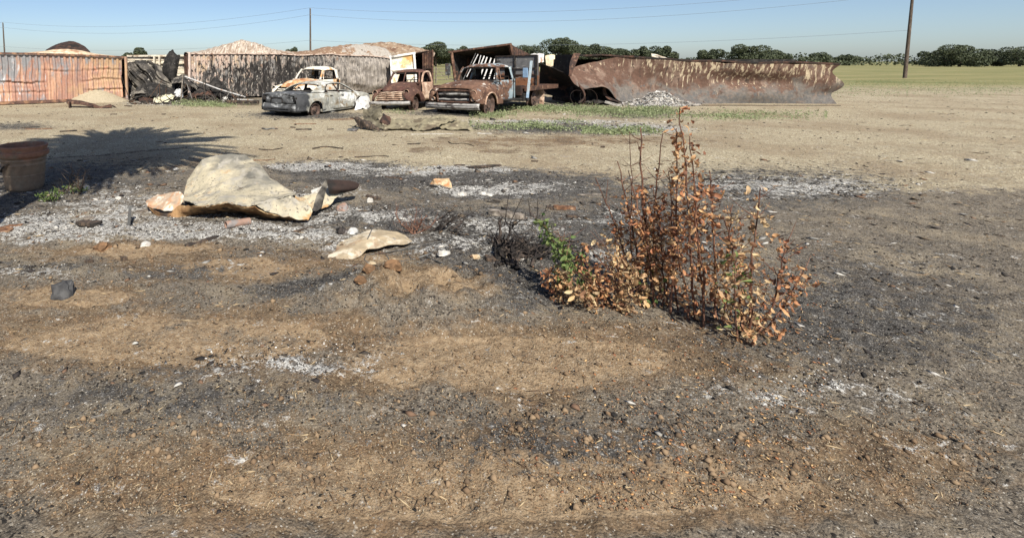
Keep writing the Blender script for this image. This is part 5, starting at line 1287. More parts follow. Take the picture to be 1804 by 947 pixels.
top = [[(330, 338, 8.1), (342, 330, 8.15), (352, 325, 8.2), (385, 318, 8.3), (430, 318, 8.3), (446, 320, 8.25), (460, 322, 8.2), (474, 327, 8.1), (500, 340, 7.8), (520, 350, 7.6)],
       [(331, 317, 7.75), (342, 301, 7.75), (356, 285, 7.8), (384, 274.5, 7.85), (431, 275.5, 7.85), (446, 286, 7.75), (460, 295, 7.65), (474, 314, 7.45), (500, 331, 7.2), (519, 343.5, 7.0)],
       [(324, 346, 7.3), (343, 338, 7.25), (361, 329, 7.25), (389, 311, 7.35), (430, 307, 7.38), (448, 309, 7.3), (462, 314, 7.2), (478, 322, 7.1), (502, 335, 6.95), (520, 346, 6.8)],
       [(323, 350, 6.9), (346, 350, 6.85), (368, 345, 6.8), (392, 335, 6.9), (430, 338, 6.82), (450, 335, 6.84), (468, 340, 6.75), (484, 341, 6.76), (502, 345, 6.65), (515, 347, 6.6)],
       [(323, 354, 6.62), (352, 364, 6.2), (366, 363, 6.16), (380, 360.5, 6.15), (400, 356.5, 6.15), (426, 364.5, 6.15), (450, 363, 6.18), (475, 357, 6.28), (494, 352, 6.38), (511, 345, 6.5)]]
g = facets([[P(*q) for q in r] for r in top], 8, 12, .026, 2)
for j in range(len(g[0])):
    for k, a in ((-1, 1.0), (-2, .6), (-3, .25)): g[k][j] = g[k][j] + Vector((0, -.5, .6)) * a * .035 * (noise.noise(Vector((j * .33, 1, 2))) + .7 * noise.noise(Vector((j * .9, 4, 2))))
mb = MB(); mb.slab(g, .008); W(mb, 'sheet_top', M['bigsheet'], bs, smooth=22)
rim = [[(316, 362, 6.5), (350, 365, 6.21), (380, 361.5, 6.16), (402, 357.5, 6.16), (428, 365.5, 6.16), (450, 365, 6.18), (474, 378, 6.2), (543, 389, 6.26)],
       [(302, 379, 6.45), (345, 374, 6.40), (380, 370, 6.38), (404, 367, 6.38), (430, 373, 6.36), (452, 375, 6.36), (476, 383, 6.36), (538, 390, 6.32)],
       [(304, 391, 6.37), (342, 383, 6.55), (380, 379, 6.64), (405, 378, 6.66), (432, 380, 6.62), (455, 383, 6.54), (480, 388, 6.44), (532, 391, 6.37)]]
mb = MB(); mb.slab(net([[P(*q) for q in r] for r in rim], 60, 16, .014, 5, 5, True), .008); W(mb, 'front_rim', M['tanin'], bs, smooth=50)
cor = [[(448, 362, 6.2), (474, 356, 6.3), (494, 351, 6.4), (511, 344, 6.53)], [(456, 369, 6.2), (482, 370, 6.24), (506, 366, 6.32), (530, 360, 6.44)], [(472, 377, 6.2), (500, 381, 6.22), (524, 379, 6.28), (550, 372, 6.38)], [(475, 378.5, 6.2), (502, 384, 6.22), (528, 387, 6.25), (543, 389, 6.27)]]
mb = MB(); mb.slab(net([[P(*q) for q in r] for r in cor], 30, 24, .022, 4, 8, True), .008); W(mb, 'front_corner', M['bigsheet'], bs, smooth=26)
flp = [[(276, 346, 7.0), (296, 342, 7.0), (318, 340, 6.95), (325, 352, 6.8)], [(258, 357, 6.75), (282, 356, 6.72), (306, 356, 6.68), (322, 358, 6.66)], [(262, 366, 6.55), (280, 371, 6.5), (296, 374, 6.5), (313, 369, 6.58)]]
mb = MB(); mb.slab(net([[P(*q) for q in r] for r in flp], 26, 22, .014, 5, 9, True), .008); W(mb, 'folded_flap', M['flap'], bs, smooth=26)
und = [[(260, 363, 6.6), (278, 372, 6.5), (297, 376, 6.48), (314, 369, 6.56)], [(270, 374, 6.55), (286, 381, 6.48), (300, 386, 6.44), (318, 380, 6.52)], [(284, 384, 6.5), (296, 390, 6.42), (304, 392, 6.38), (320, 391, 6.4)]]
mb = MB(); mb.slab(net([[P(*q) for q in r] for r in und], 14, 10, .01, 6, 3), .008); W(mb, 'flap_underside', M['tanin'], bs, smooth=45)
arm = [[(511, 347, 6.9), (530, 347, 6.95), (552, 344, 7.0), (575, 335, 7.05), (600, 330, 7.1), (630, 325, 7.15)], [(513, 356, 6.7), (532, 360, 6.72), (554, 360, 6.8), (582, 344, 6.9), (606, 338, 7.0), (626, 332, 7.1)], [(516, 371, 6.6), (535, 372, 6.55), (552, 372, 6.6), (572, 368, 6.75), (596, 347, 6.9), (614, 335, 7.05)]]
mb = MB(); mb.slab(net([[P(*q) for q in r] for r in arm], 36, 18, .022, 4, 11, True), .008); W(mb, 'bent_arm', M['bigsheet'], bs, smooth=26)
up = [[(566, 330, 6.75), (572, 317, 6.85), (577, 316, 6.9)], [(558, 345, 6.65), (568, 334, 6.75), (575, 328, 6.85)], [(550, 371, 6.48), (558, 371, 6.55), (566, 366, 6.65)]]
mb = MB(); mb.slab(net([[P(*q) for q in r] for r in up], 10, 14, .012, 7, 12), .01); W(mb, 'upturned_edge', M['greysheet'], bs, smooth=45)
bx = [[(576, 317, 6.9), (590, 317, 6.95), (604, 318, 7.0), (620, 320, 7.1), (633, 325, 7.2)], [(578, 329, 6.8), (590, 330, 6.82), (602, 331, 6.86), (618, 330, 7.0), (630, 330, 7.1)], [(580, 341, 6.82), (592, 341, 6.86), (602, 338, 6.92), (614, 336, 7.0), (624, 334, 7.1)]]
mb = MB(); mb.slab(net([[P(*q) for q in r] for r in bx], 16, 10, .012, 6, 14), .012); W(mb, 'folded_end', M['rust_dark'], bs, smooth=40)

# smaller curved panel in front
M['smallsheet'] = patina('cream_and_rust_panel', (.37, .30, .20), [((.26, .165, .10), (3.5, 3.5, 3.5), .53, .09, ('X', .2, -.6, .10)), ((.56, .50, .39), 4, .56, .06), ((.20, .19, .18), (12, 12, 12), .64, .03)], bump=.003)
def mini(name, rows, mat, label, cat, **kw): return sheet(name, rows, mat, label, cat, **kw)
mini('arched_sheet_metal', [[(565, 452, 5.32), (600, 429, 5.55), (632, 413, 5.72), (656, 406.5, 5.8), (689, 408.5, 5.78), (712, 416, 5.72), (726, 427, 5.55)], [(561, 456, 5.2), (600, 441, 5.3), (634, 425, 5.42), (658, 419, 5.5), (686, 420, 5.5), (706, 425, 5.48), (720, 430, 5.42)], [(558, 459, 5.1), (600, 453, 5.12), (634, 441, 5.22), (658, 434, 5.3), (680, 431, 5.36), (700, 430, 5.38), (714, 431, 5.38)], [(560, 460.5, 5.07), (602, 461, 5.02), (632, 453, 5.1), (648, 441, 5.22), (670, 436, 5.3), (694, 432, 5.35), (710, 431.5, 5.37)]],
     M['smallsheet'], 'arched cream and rust coloured panel half buried in the soil, bottom centre', 'metal panel', nu=60, nv=30, cr=.009, sc=3.5, seed=31, t=.008)

# olive crumpled sheets before the vehicles
M['olive'] = patina('olive_scorched_sheet', (.215, .19, .125), [((.11, .088, .06), (2, 2, 2), .54, .08), ((.33, .29, .195), 4, .60, .06), ((.05, .04, .03), 3.5, .66, .06)], bump=.004)
M['olive_dark'] = patina('dark_olive_sheet', (.10, .088, .06), [((.19, .17, .12), 3, .56, .08), ((.03, .025, .02), 3, .58, .08)], bump=.004)
cs = thing('crumpled_sheet', 'olive brown crumpled sheet metal lying on gravel in front of the two trucks', 'metal sheet', G(740, 232)); cs.location.z = 0
for rows, mt, sd, nm in (([[(640, 205, 15.2), (650, 193, 15.2), (661, 188, 15.2), (672, 188, 15.1)], [(644, 208, 14.8), (652, 202, 14.7), (660, 200, 14.6), (672, 196, 14.7)], [(648, 216, 14.6), (656, 214, 14.5), (664, 212, 14.4), (674, 205, 14.5)]], 'olive_dark', 1, 'upturned_fold'),
        ([[(640, 192, 15.0), (650, 201, 14.9), (660, 207, 14.8), (671, 212, 14.7)], [(640, 206, 14.7), (652, 211, 14.5), (662, 216, 14.4), (673, 221, 14.4)], [(646, 220, 14.3), (658, 226, 14.1), (668, 229, 14.0), (678, 231, 14.0)]], 'olive_dark', 2, 'upturned_fold'),
        ([[(616, 207, 14.9), (628, 209, 14.7), (640, 213, 14.5), (654, 218, 14.3)], [(624, 213, 14.6), (636, 215, 14.3), (648, 220, 14.1), (662, 225, 13.9)], [(634, 226, 14.3), (650, 229, 14.0), (662, 232, 13.8), (676, 233, 13.7)]], 'charwood', 3, 'dark_fold'),
        ([[(674, 202, 14.9), (684, 206, 14.9), (688, 212, 14.7)], [(672, 210, 14.5), (680, 214, 14.4), (687, 218, 14.4)], [(664, 218, 14.4), (674, 220, 14.3), (684, 222, 14.2)]], 'rust_dark', 4, 'dark_fold'),
        ([[(676, 212, 15.0), (700, 211, 15.2), (725, 213, 15.2), (748, 211, 15.1), (768, 207, 15.0), (786, 206, 15)], [(676, 222, 14.3), (702, 222, 14.4), (726, 223, 14.4), (746, 220, 14.5), (766, 212, 14.7), (782, 209, 14.8)], [(676, 231, 13.85), (702, 229, 13.9), (726, 226, 14.0), (744, 221, 14.2), (762, 213, 14.5), (780, 210, 14.7)]], 'olive', 5, 'trough'),
        ([[(724, 227, 14.0), (745, 219, 14.2), (765, 213, 14.4), (790, 208, 14.6), (802, 208, 14.6)], [(726, 230, 13.8), (748, 225, 13.9), (768, 219, 14.0), (790, 214, 14.3), (805, 212, 14.5)], [(728, 232.5, 13.7), (750, 231, 13.7), (767, 227, 13.8), (784, 220, 14.1), (800, 214, 14.4)]], 'olive', 6, 'folded_edge'),
        ([[(770, 219, 14.5), (788, 213, 14.8), (806, 213, 14.8), (822, 216, 14.7)], [(774, 224, 14.1), (790, 222, 14.2), (808, 222, 14.2), (826, 222, 14.3)], [(790, 231, 13.8), (804, 230.5, 13.8), (818, 231, 13.8), (834, 231.5, 13.8)]], 'olive', 7, 'folded_edge')):
    mb = MB(); mb.slab(net([[P(q[0], q[1], q[2] + .74) for q in r] for r in rows], 44, 24, .04, 2.6, sd, True), .012); W(mb, nm, M[mt], cs, smooth=28)

# ---- planter pot at the left edge
pot_c = GP(26, 338); pot_c.y += .26
M['terracotta'] = patina('sooty_terracotta', (.225, .16, .11), [((.25, .13, .085), 3, .5, .1, ('Z', .45, .68, .25)), ((.22, .17, .12), 4, .55, .08), ((.05, .045, .04), 3, .68, .06)], bump=.003, rough=.75)
pt = thing('plant_pot', 'large sooty terracotta pot with ringed collar at the left edge', 'plant pot', pot_c)
prof = [(.0, 0), (.27, 0), (.30, .03), (.315, .10), (.325, .24), (.335, .26), (.33, .28), (.34, .30), (.345, .42), (.36, .44), (.35, .46), (.355, .50), (.37, .515), (.37, .53), (.36, .545), (.375, .565), (.40, .575), (.415, .60), (.415, .65), (.395, .665), (.38, .672), (.385, .70), (.40, .725), (.405, .745), (.385, .76), (.36, .75), (.345, .70), (.33, .60), (.32, .5)]
mb = MB(); mb.lathe(prof, 40); mb.build('pot_body', M['terracotta'], pt, smooth=40)
mb = MB(); mb.lathe([(.001, .53), (.2, .55), (.335, .52)], 24); mb.build('potting_soil', M['char'], pt, smooth=60)
mb = MB(); mb.tube([(-.33 * math.cos(a) * .3 - .0, -.345 - .05 * math.sin(a), .42 - .07 * math.cos(a)) for a in np.linspace(0, math.pi, 9)], .018, 6)
pt.scale = (.87, .87, .93)
hd = mb.build('handle', M['charwood'], pt, smooth=60); hd.rotation_euler = (0, 0, R(-22))

# ---- single pieces of debris: (name, category, material, path in photo pixels, width m, height m, label)
def plank(name, cat, mat, a, b_, w, h, label, lift=.5, bev=.004, group=None):
    p, q = GP(*a), GP(*b_)
    h *= .6; w *= .85
    p.z += h * lift; q.z += h * lift
    mb = MB()
    n = 9
    pts = [p.lerp(q, i / n) + Vector((0, 0, 0)) for i in range(n + 1)]
    d = (q - p).normalized(); s = d.cross(Vector((0, 0, 1))).normalized(); rows = []
    for i, c in enumerate(pts):
        ww = w / 2 * (1 + .55 * nz3(i * 1.3, a[0], 2)) * (.55 if i in (0, n) else 1); hh = h / 2 * (1 + .3 * nz3(i * 1.1, a[0], 6))
        rows.append([c + s * ww + Vector((0, 0, -hh)), c + s * ww * .95 + Vector((0, 0, hh)), c - s * ww + Vector((0, 0, hh * .9)), c - s * ww - Vector((0, 0, hh))])
    mb.grid(rows, close_u=True); mb.f.append((3, 2, 1, 0)); k = n * 4; mb.f.append((k, k + 1, k + 2, k + 3))
    at = (p + q) / 2; at.z -= h * lift
    return solo(mb, name, M[mat], label, cat, at, group=group)
for a in [
    ('plank', 'plank', 'brownwood', (44, 228), (92, 226.5), .10, .03, 'reddish brown plank on the gravel beyond the pot'),
    ('plank', 'plank', 'charwood', (37, 225), (70, 223.5), .10, .03, 'black plank behind the reddish one beyond the pot'),
    ('plank', 'plank', 'charwood', (105, 233), (136, 231), .12, .05, 'short charred plank on open gravel above the palm shadow'),
    ('plank', 'plank', 'brownwood', (518, 219), (557, 218), .09, .03, 'orange brown plank on gravel just below the sedan'),
    ('plank', 'plank', 'charwood', (521, 229.5), (549, 229), .15, .05, 'dark brown plank with a knot below the sedan wheel'),
    ('plank', 'plank', 'brownwood', (582, 211), (638, 209.5), .08, .03, 'thin brown plank beside the melted fender of the sedan'),
    ('plank', 'plank', 'charwood', (576, 228.5), (588, 228), .09, .03, 'very short charred stick between the dark plank and the olive sheet'),
    ('plank', 'plank', 'charwood', (512, 225), (520, 226), .07, .05, 'small black chip right below the sedan tail'),
    ('white_board', 'board', 'white', (724, 237), (866, 235), .06, .02, 'long narrow white board on gravel in front of the olive sheet'),
    ('plank', 'plank', 'charwood', (718, 254.5), (741, 253), .07, .03, 'short dark stick on gravel below the white board'),
    ('plank', 'plank', 'charwood', (822, 296), (882, 292.5), .12, .05, 'long charred plank at the edge of the burnt strip'),
    ('plank', 'plank', 'charwood', (801, 291), (819, 290), .08, .04, 'short charred piece left of the long charred plank'),
    ('plank', 'plank', 'greywood', (861, 376), (924, 384), .15, .09, 'thick grey weathered beam near the dry shrubs'),
    ('plank', 'plank', 'brownwood', (975, 365), (1014, 367), .10, .07, 'brown scorched block end beyond the dry shrubs'),
    ('plank', 'plank', 'charwood', (963, 363), (982, 366), .14, .04, 'black flaky board left of the brown block beyond the shrubs'),
    ('plank', 'plank', 'charwood', (997, 380), (1021, 381), .07, .05, 'short dark stick below the brown block'),
    ('plank', 'plank', 'greywood', (1019, 344), (1060, 343), .05, .02, 'pale thin lath on the burnt strip beyond the shrubs'),
    ('plank', 'plank', 'greywood', (146, 386), (262, 371), .16, .02, 'ash covered pale board lying left of the big crumpled sheet'),
    ('plank', 'plank', 'charwood', (326, 434), (386, 421.5), .09, .03, 'charred tapering board below the big crumpled sheet'),
    ('plank', 'plank', 'brownwood', (-12, 414), (21, 412), .22, .05, 'reddish brown board end at the left edge in the ash'),
    ('plank', 'plank', 'brownwood', (6, 403), (40, 402), .08, .02, 'thin brown board behind the reddish board end'),
    ('plank', 'plank', 'charwood', (138, 402), (175, 408), .16, .06, 'dark scorched block lying in the white ash'),
    ('plank', 'plank', 'greywood', (0, 366), (34, 363), .06, .02, 'thin pale stick in the shade at the left edge'),
    ('plank', 'plank', 'charwood', (515, 411), (542, 402), .05, .02, 'thin black stick right of the ash pipe'),
    ('plank', 'plank', 'charwood', (645, 347), (670, 351), .09, .04, 'charred chunk right of the folded end of the big sheet'),
    ('plank', 'plank', 'charwood', (678, 309), (708, 312), .09, .03, 'charred lath in the burnt strip left of the tan brick'),
    ('plank', 'plank', 'charwood', (936, 283), (948, 284), .08, .03, 'small dark chip on gravel at centre right'),
    ('plank', 'plank', 'charwood', (1058, 260), (1066, 260.5), .10, .06, 'small dark stone like chip on gravel left of the tall stems'),
    ('plank', 'plank', 'charwood', (872, 217), (898, 216), .08, .03, 'black stick in the weeds in front of the truck'),
    ('plank', 'plank', 'charwood', (195, 202), (206, 202), .12, .05, 'black chip below the gravel pile on the right'),
    ('plank', 'plank', 'charwood', (220, 187), (232, 188), .14, .06, 'dark scrap beside the corner of the orange container'),
    ('plank', 'plank', 'charwood', (285, 202), (292, 202), .12, .05, 'small black chip on gravel left of the sedan'),
    ('plank', 'plank', 'charwood', (150, 464), (164, 459), .05, .05, 'small charred lump on brown soil at lower left'),
    ('plank', 'plank', 'charwood', (213, 459), (224, 456), .05, .06, 'black shard standing on brown soil at lower left'),
    ('plank', 'plank', 'charwood', (855, 462), (880, 466), .09, .05, 'flat black chunk below the charred root clump'),
    ('lath', 'lath', 'greywood', (648, 212), (654, 213), .05, .02, 'tiny pale lath under the olive sheet')]:
    plank(*a)
for pts, r, mat, nm, lab in [
    ([(70, 284), (120, 278), (190, 273), (260, 266), (330, 261)], .018, 'greywood', 'curved_rod', 'long thin pale rod curving across the palm shadow'),
    ([(790, 251), (797, 254), (815, 254), (828, 256), (835, 259)], .014, 'charwood', 'dry_branch', 'thin forked dry branch on gravel right of the white board'),
    ([(625, 277), (650, 276), (672, 275), (685, 277)], .016, 'charwood', 'dry_branch', 'thin dry branch lying on gravel above the burnt strip'),
    ([(456, 263), (478, 263.5), (498, 261.5)], .015, 'charwood', 'dry_branch', 'short bent twig on gravel above the crumpled sheet dome'),
    ([(551, 263), (575, 260), (604, 263)], .02, 'charwood', 'dry_branch', 'dark arching twig on gravel right of the dome'),
    ([(447, 283), (470, 282.5), (485, 281)], .014, 'brownwood', 'dry_branch', 'brown twig right behind the dome of the big sheet'),
    ([(462, 228), (470, 230), (478, 228.5), (489, 229)], .03, 'darksteel', 'bent_strip', 'small curled dark metal strip on gravel below the sedan tail'),
    ([(257, 333), (290, 331), (322, 328)], .007, 'charwood', 'dry_branch', 'thin dark stem behind the striped flap'),
    ([(640, 213), (614, 231)], .02, 'darksteel', 'bent_strip', 'dark strip left of the olive sheet'),
    ]:
    pp = [GP(*q) + Vector((0, 0, r * .7)) for q in pts]
    mb = MB(); mb.tube(catmull(pp, 16), [r * (1 - .4 * i / 15) for i in range(16)], 6); solo(mb, nm, M[mat], lab, nm.split('_')[-1], pp[len(pp) // 2] - Vector((0, 0, r)), smooth=60)
# thin steel rods arching over the near soil
for pts, r, lab in [([(656, 402, 5.5), (645, 425, 5.4), (635, 447, 5.3), (634, 452, 5.25), (640, 455, 5.25)], .006, 'thin bent rod rising in front of the arched panel'),
        ([(646, 449, 5.2), (700, 441, 5.3), (770, 432, 5.5), (830, 425, 5.7), (880, 420, 5.8)], .005, 'long thin dark rod running right from the arched panel'),
        ([(645, 452, 5.15), (642, 462, 5.05), (650, 470, 4.95)], .006, 'short hooked rod below the arched panel'),
        ([(680, 450, 5.2), (684, 460, 5.1), (690, 467, 5.0), (730, 463, 5.1), (760, 459, 5.2)], .006, 'looped dark rod between the two pale lumps and the white scrap'),
        ([(716, 447, 5.25), (722, 455, 5.15), (728, 463, 5.05)], .005, 'short thin rod crossing the looped one'),
        ([(755, 446, 5.25), (760, 450, 5.2), (752, 460, 5.1), (762, 464, 5.0), (783, 477, 4.85)], .007, 'twisted dark wire left of the white scrap'),
        ([(560, 487, 4.75), (600, 480, 4.8), (632, 474, 4.9)], .005, 'thin straight rod on dark soil at bottom centre')]:
    pp = [P(*q) for q in pts]; pp = [Vector((p.x, p.y, max(p.z, gz(p.x, p.y) + r))) for p in pp]
    mb = MB(); mb.tube(catmull(pp, 20), r, 5); solo(mb, 'steel_rod', M['darksteel'], lab, 'rod', min(pp, key=lambda p: p.z), smooth=60)
# stake
a, b_ = GP(227, 399), P(229, 365, 6.25)
mb = MB(); mb.bar(a, b_, .035, .02); mb.bar(b_ + Vector((-.03, 0, 0)), b_ + Vector((.035, 0, .01)), .03, .02); solo(mb, 'metal_stake', M['darksteel'], 'grey metal stake standing upright in the ash left of the big sheet', 'stake', a)
# lumps, stones, bricks
def lump(name, cat, mat, px, py, w, h, label, seed=0, squash=.8, angular=0.0, group=None):
    c = GP(px, py); w0, h0 = w, h
    if name not in ('black_stone', 'tan_brick'): w0, h0 = w * .82, h * .7
    bm = bmesh.new(); bmesh.ops.create_icosphere(bm, subdivisions=3, radius=1)
    for v in bm.verts:
        p = v.co.copy(); n = 1 + .34 * noise.noise(p * 1.1 + Vector((seed, 0, 0))) + .22 * noise.noise(p * 2.4 + Vector((0, seed, 0))) + .10 * (1 - 2.5 * abs(noise.noise(p * 4 + Vector((seed,) * 3)))); w, h = w0, h0
        if angular:
            q = max(abs(p.x), abs(p.y), abs(p.z)); p = p.lerp(p / q, angular)
        v.co = Vector((p.x * w / 2 * n, p.y * w / 2 * squash * n, max(-.35, p.z) * h * .75 * n + h * .16))
    me = bpy.data.meshes.new(name); bm.to_mesh(me); bm.free()
    me.polygons.foreach_set('use_smooth', [True] * len(me.polygons)); me.set_sharp_from_angle(angle=R(28))
    return link(name, me, M[mat], None, label, cat, group, loc=c)
M['blackstone'] = patina('sooty_stone', (.045, .045, .047), [((.09, .09, .09), 9, .55, .1)], bump=.003, bscale=80)
M['brownstone'] = patina('brown_stone', (.20, .115, .06), [((.11, .065, .035), 12, .55, .08)], bump=.006, bscale=60)
M['brick'] = patina('tan_brick', (.40, .27, .15), [((.52, .42, .28), 9, .55, .08), ((.42, .20, .09), 7, .60, .06)], bump=.003)
M['clay'] = patina('fired_clay', (.27, .175, .135), [((.22, .2, .19), 9, .58, .06)], bump=.002)
for a in [('black_stone', 'stone', 'blackstone', 112, 522, .155, .13, 'smooth black stone on brown soil at the lower left', 3, .85, .45), ('brown_clod', 'clod', 'brownstone', 180, 436, .20, .10, 'brown earth clod in front of the white ash at left', 5), ('tan_brick', 'brick', 'brick', 776, 328, .27, .11, 'tan broken brick lying on the burnt strip', 8, .5, .75),
          ('white_chunk', 'rubble', 'white', 257, 430, .12, .05, 'bright white chunk in the ash below the striped flap', 9, .8, .6), ('white_chunk', 'rubble', 'white', 783, 452, .14, .055, 'white broken scrap on soil left of the charred root clump', 10, .6, .7), ('white_chunk', 'rubble', 'white', 814, 341, .17, .07, 'white ash lump right of the tan brick', 11), ('white_chunk', 'rubble', 'white', 851, 342, .12, .06, 'white lump on the burnt strip, second right of the tan brick', 12), ('white_chunk', 'rubble', 'white', 862, 343, .12, .05, 'white lump on the burnt strip, third right of the tan brick', 13),
          ('white_chunk', 'rubble', 'white', 310, 298, .13, .05, 'white flake on grey gravel between palm shadow and dome', 14), ('white_chunk', 'rubble', 'white', 208, 351, .11, .06, 'white chunk on grey ground right of the sprouting stump', 15), ('white_chunk', 'rubble', 'white', 153, 331, .12, .08, 'white ash lump beside the sprouting stump', 16),
          ('pale_stone', 'stone', 'smallsheet', 655, 463, .10, .045, 'pale rounded stone below the arched panel', 17), ('pale_stone', 'stone', 'smallsheet', 692, 458, .09, .05, 'pale block shaped stone right of the hooked rod', 18, .5, .6), ('pale_stone', 'stone', 'white', 738, 431, .09, .03, 'pale flat stone at the right tip of the arched panel', 19, .5), ('tan_chunk', 'rubble', 'brick', 838, 461, .09, .05, 'small tan chunk below the charred root clump', 20, .6, .5),
          ('burnt_lump', 'rubble', 'char', 604, 408, .18, .12, 'black burnt lump right of the big crumpled sheet', 21), ('burnt_lump', 'rubble', 'clay', 603, 370, .20, .13, 'reddish round lump beside the folded end of the big sheet', 22), ('white_chunk', 'rubble', 'ash', 622, 409, .14, .09, 'ash white lump right of the black burnt lump', 23), ('soil_clod', 'clod', 'brownstone', 650, 503, .13, .09, 'brown clod on the left flank of the dirt mound', 24), ('soil_clod', 'clod', 'brownstone', 692, 502, .17, .11, 'large brown clod at the back of the dirt mound', 25), ('soil_clod', 'clod', 'brownstone', 635, 522, .12, .07, 'brown clod at the left foot of the dirt mound', 26),
          ('white_chunk', 'rubble', 'white', 652, 355, .10, .09, 'white crumpled scrap just right of the folded end', 27, .6, .5)]:
    lump(*a)
# clay pipe in the ash
a, b_ = GP(398, 411), GP(440, 402)
mb = MB(); q = (b_ - a).to_track_quat('Z', 'Y').to_matrix().to_4x4(); L = (b_ - a).length
mb.lathe([(.034, .0), (.045, .0), (.046, L * .5), (.044, L), (.036, L), (.034, .0)], 14, Matrix.Translation(a + Vector((0, 0, .04))) @ q); solo(mb, 'clay_pipe', M['clay'], 'short reddish pipe stub lying in the white ash below the big sheet', 'pipe', a, smooth=50)
a = GP(578, 336)
mb = MB(); q = Matrix.Rotation(R(70), 4, 'Y')
mb.lathe([(.05, -.1), (.05, .1), (.055, .1), (.055, -.1), (.05, -.1)], 14, Matrix.Translation(P(562, 337, 7.15)) @ q)
solo(mb, 'ribbed_can', M['white'], 'white ribbed can behind the bent arm of the big sheet', 'can', P(562, 341, 7.15), smooth=50)
mb = MB(); mb.slab(net([[P(614, 227.5, 14.95), P(632, 227, 15.0)], [P(611, 231, 14.55), P(628, 231.5, 14.5)]], 4, 4), .03); solo(mb, 'flat_tray', M['darksteel'], 'small flat dark tray on gravel left of the olive sheet', 'tray', G(620, 230))
# ------------------------------------------------------------------ plants
def leaf_mesh(name, L, Wd, curl, seed):
    """one dry leaf: folded along its midrib and curled"""
    r = random.Random(seed); rows = []
    for i in range(5):
        f = i / 4; w = Wd * math.sin(math.pi * min(.98, f * .95 + .04)) ** .8
        a = curl * f * f * 1.6
        x, z = L * f * math.cos(a * .6), L * f * math.sin(a) * .6
        tw = .3 * f * r.uniform(-1, 1)
        rows.append([(x, -w * math.cos(tw), z + w * .45 + w * math.sin(tw)), (x, 0, z), (x, w * math.cos(tw), z + w * .45 - w * math.sin(tw))])
    mb = MB(); mb.grid(rows); return mb
M['drystem'] = patina('dry_red_brown_stem', (.12, .055, .035), [((.22, .12, .08), 9, .55, .1), ((.04, .025, .02), 7, .6, .08)], bump=.002, bscale=90)
M['charstem'] = patina('charred_stem', (.022, .018, .016), [((.085, .065, .052), 12, .56, .1), ((.015, .014, .013), 6, .56, .08)], bump=.003, bscale=90)
def leafmat(name, cols):
    m, nt, b = nodes(name, .65, 0, .3)
    oi = nt.nodes.new('ShaderNodeObjectInfo'); gi = nt.nodes.new('ShaderNodeNewGeometry')
    v = mathn(nt, 'FRACT', mathn(nt, 'ADD', oi.outputs['Random'], gi.outputs['Random Per Island']))
    cr = nt.nodes.new('ShaderNodeValToRGB'); els = cr.color_ramp.elements
    while len(els) < len(cols): els.new(.5)
    for i, c in enumerate(cols): els[i].position = i / (len(cols) - 1); els[i].color = (*c, 1)
    nt.links.new(v, cr.inputs[0]); nt.links.new(cr.outputs[0], b.inputs['Base Color'])
    tr = nt.nodes.new('ShaderNodeBsdfTranslucent'); nt.links.new(cr.outputs[0], tr.inputs[0])
    mx = nt.nodes.new('ShaderNodeMixShader'); mx.inputs[0].default_value = .25
    nt.links.new(b.outputs[0], mx.inputs[1]); nt.links.new(tr.outputs[0], mx.inputs[2]); nt.links.new(mx.outputs[0], nt.nodes['Material Output'].inputs[0])
    return m
M['dryleaf'] = leafmat('dry_leaf', [(.32, .125, .06), (.48, .235, .11), (.64, .42, .21), (.17, .07, .045), (.56, .34, .165), (.40, .17, .085), (.10, .055, .04)])
M['tanleaf'] = leafmat('tan_dry_leaf', [(.60, .42, .21), (.42, .22, .11), (.68, .54, .31), (.26, .12, .065), (.56, .42, .24), (.12, .07, .045)])
M['greenleaf'] = leafmat('green_leaf', [(.075, .13, .035), (.13, .19, .06), (.19, .23, .08), (.10, .15, .045)])
M['weed'] = leafmat('weed_leaf', [(.21, .25, .12), (.30, .34, .18), (.15, .19, .08), (.38, .41, .24)])
LEAF = [leaf_mesh('leaf', .060, .0125, c, i) for i, c in enumerate((.9, -.8, 1.6, .2, -1.4, 2.2))]
def leaf_matrix(p, s, r):
    M_ = Matrix.Rotation(r.uniform(0, 6.283), 4, 'Z') @ Matrix.Rotation(r.uniform(.1, 1.5), 4, 'Y') @ Matrix.Rotation(r.uniform(-1.5, 1.5), 4, 'X')
    return Matrix.Translation(p) @ M_ @ Matrix.Scale(s, 4)
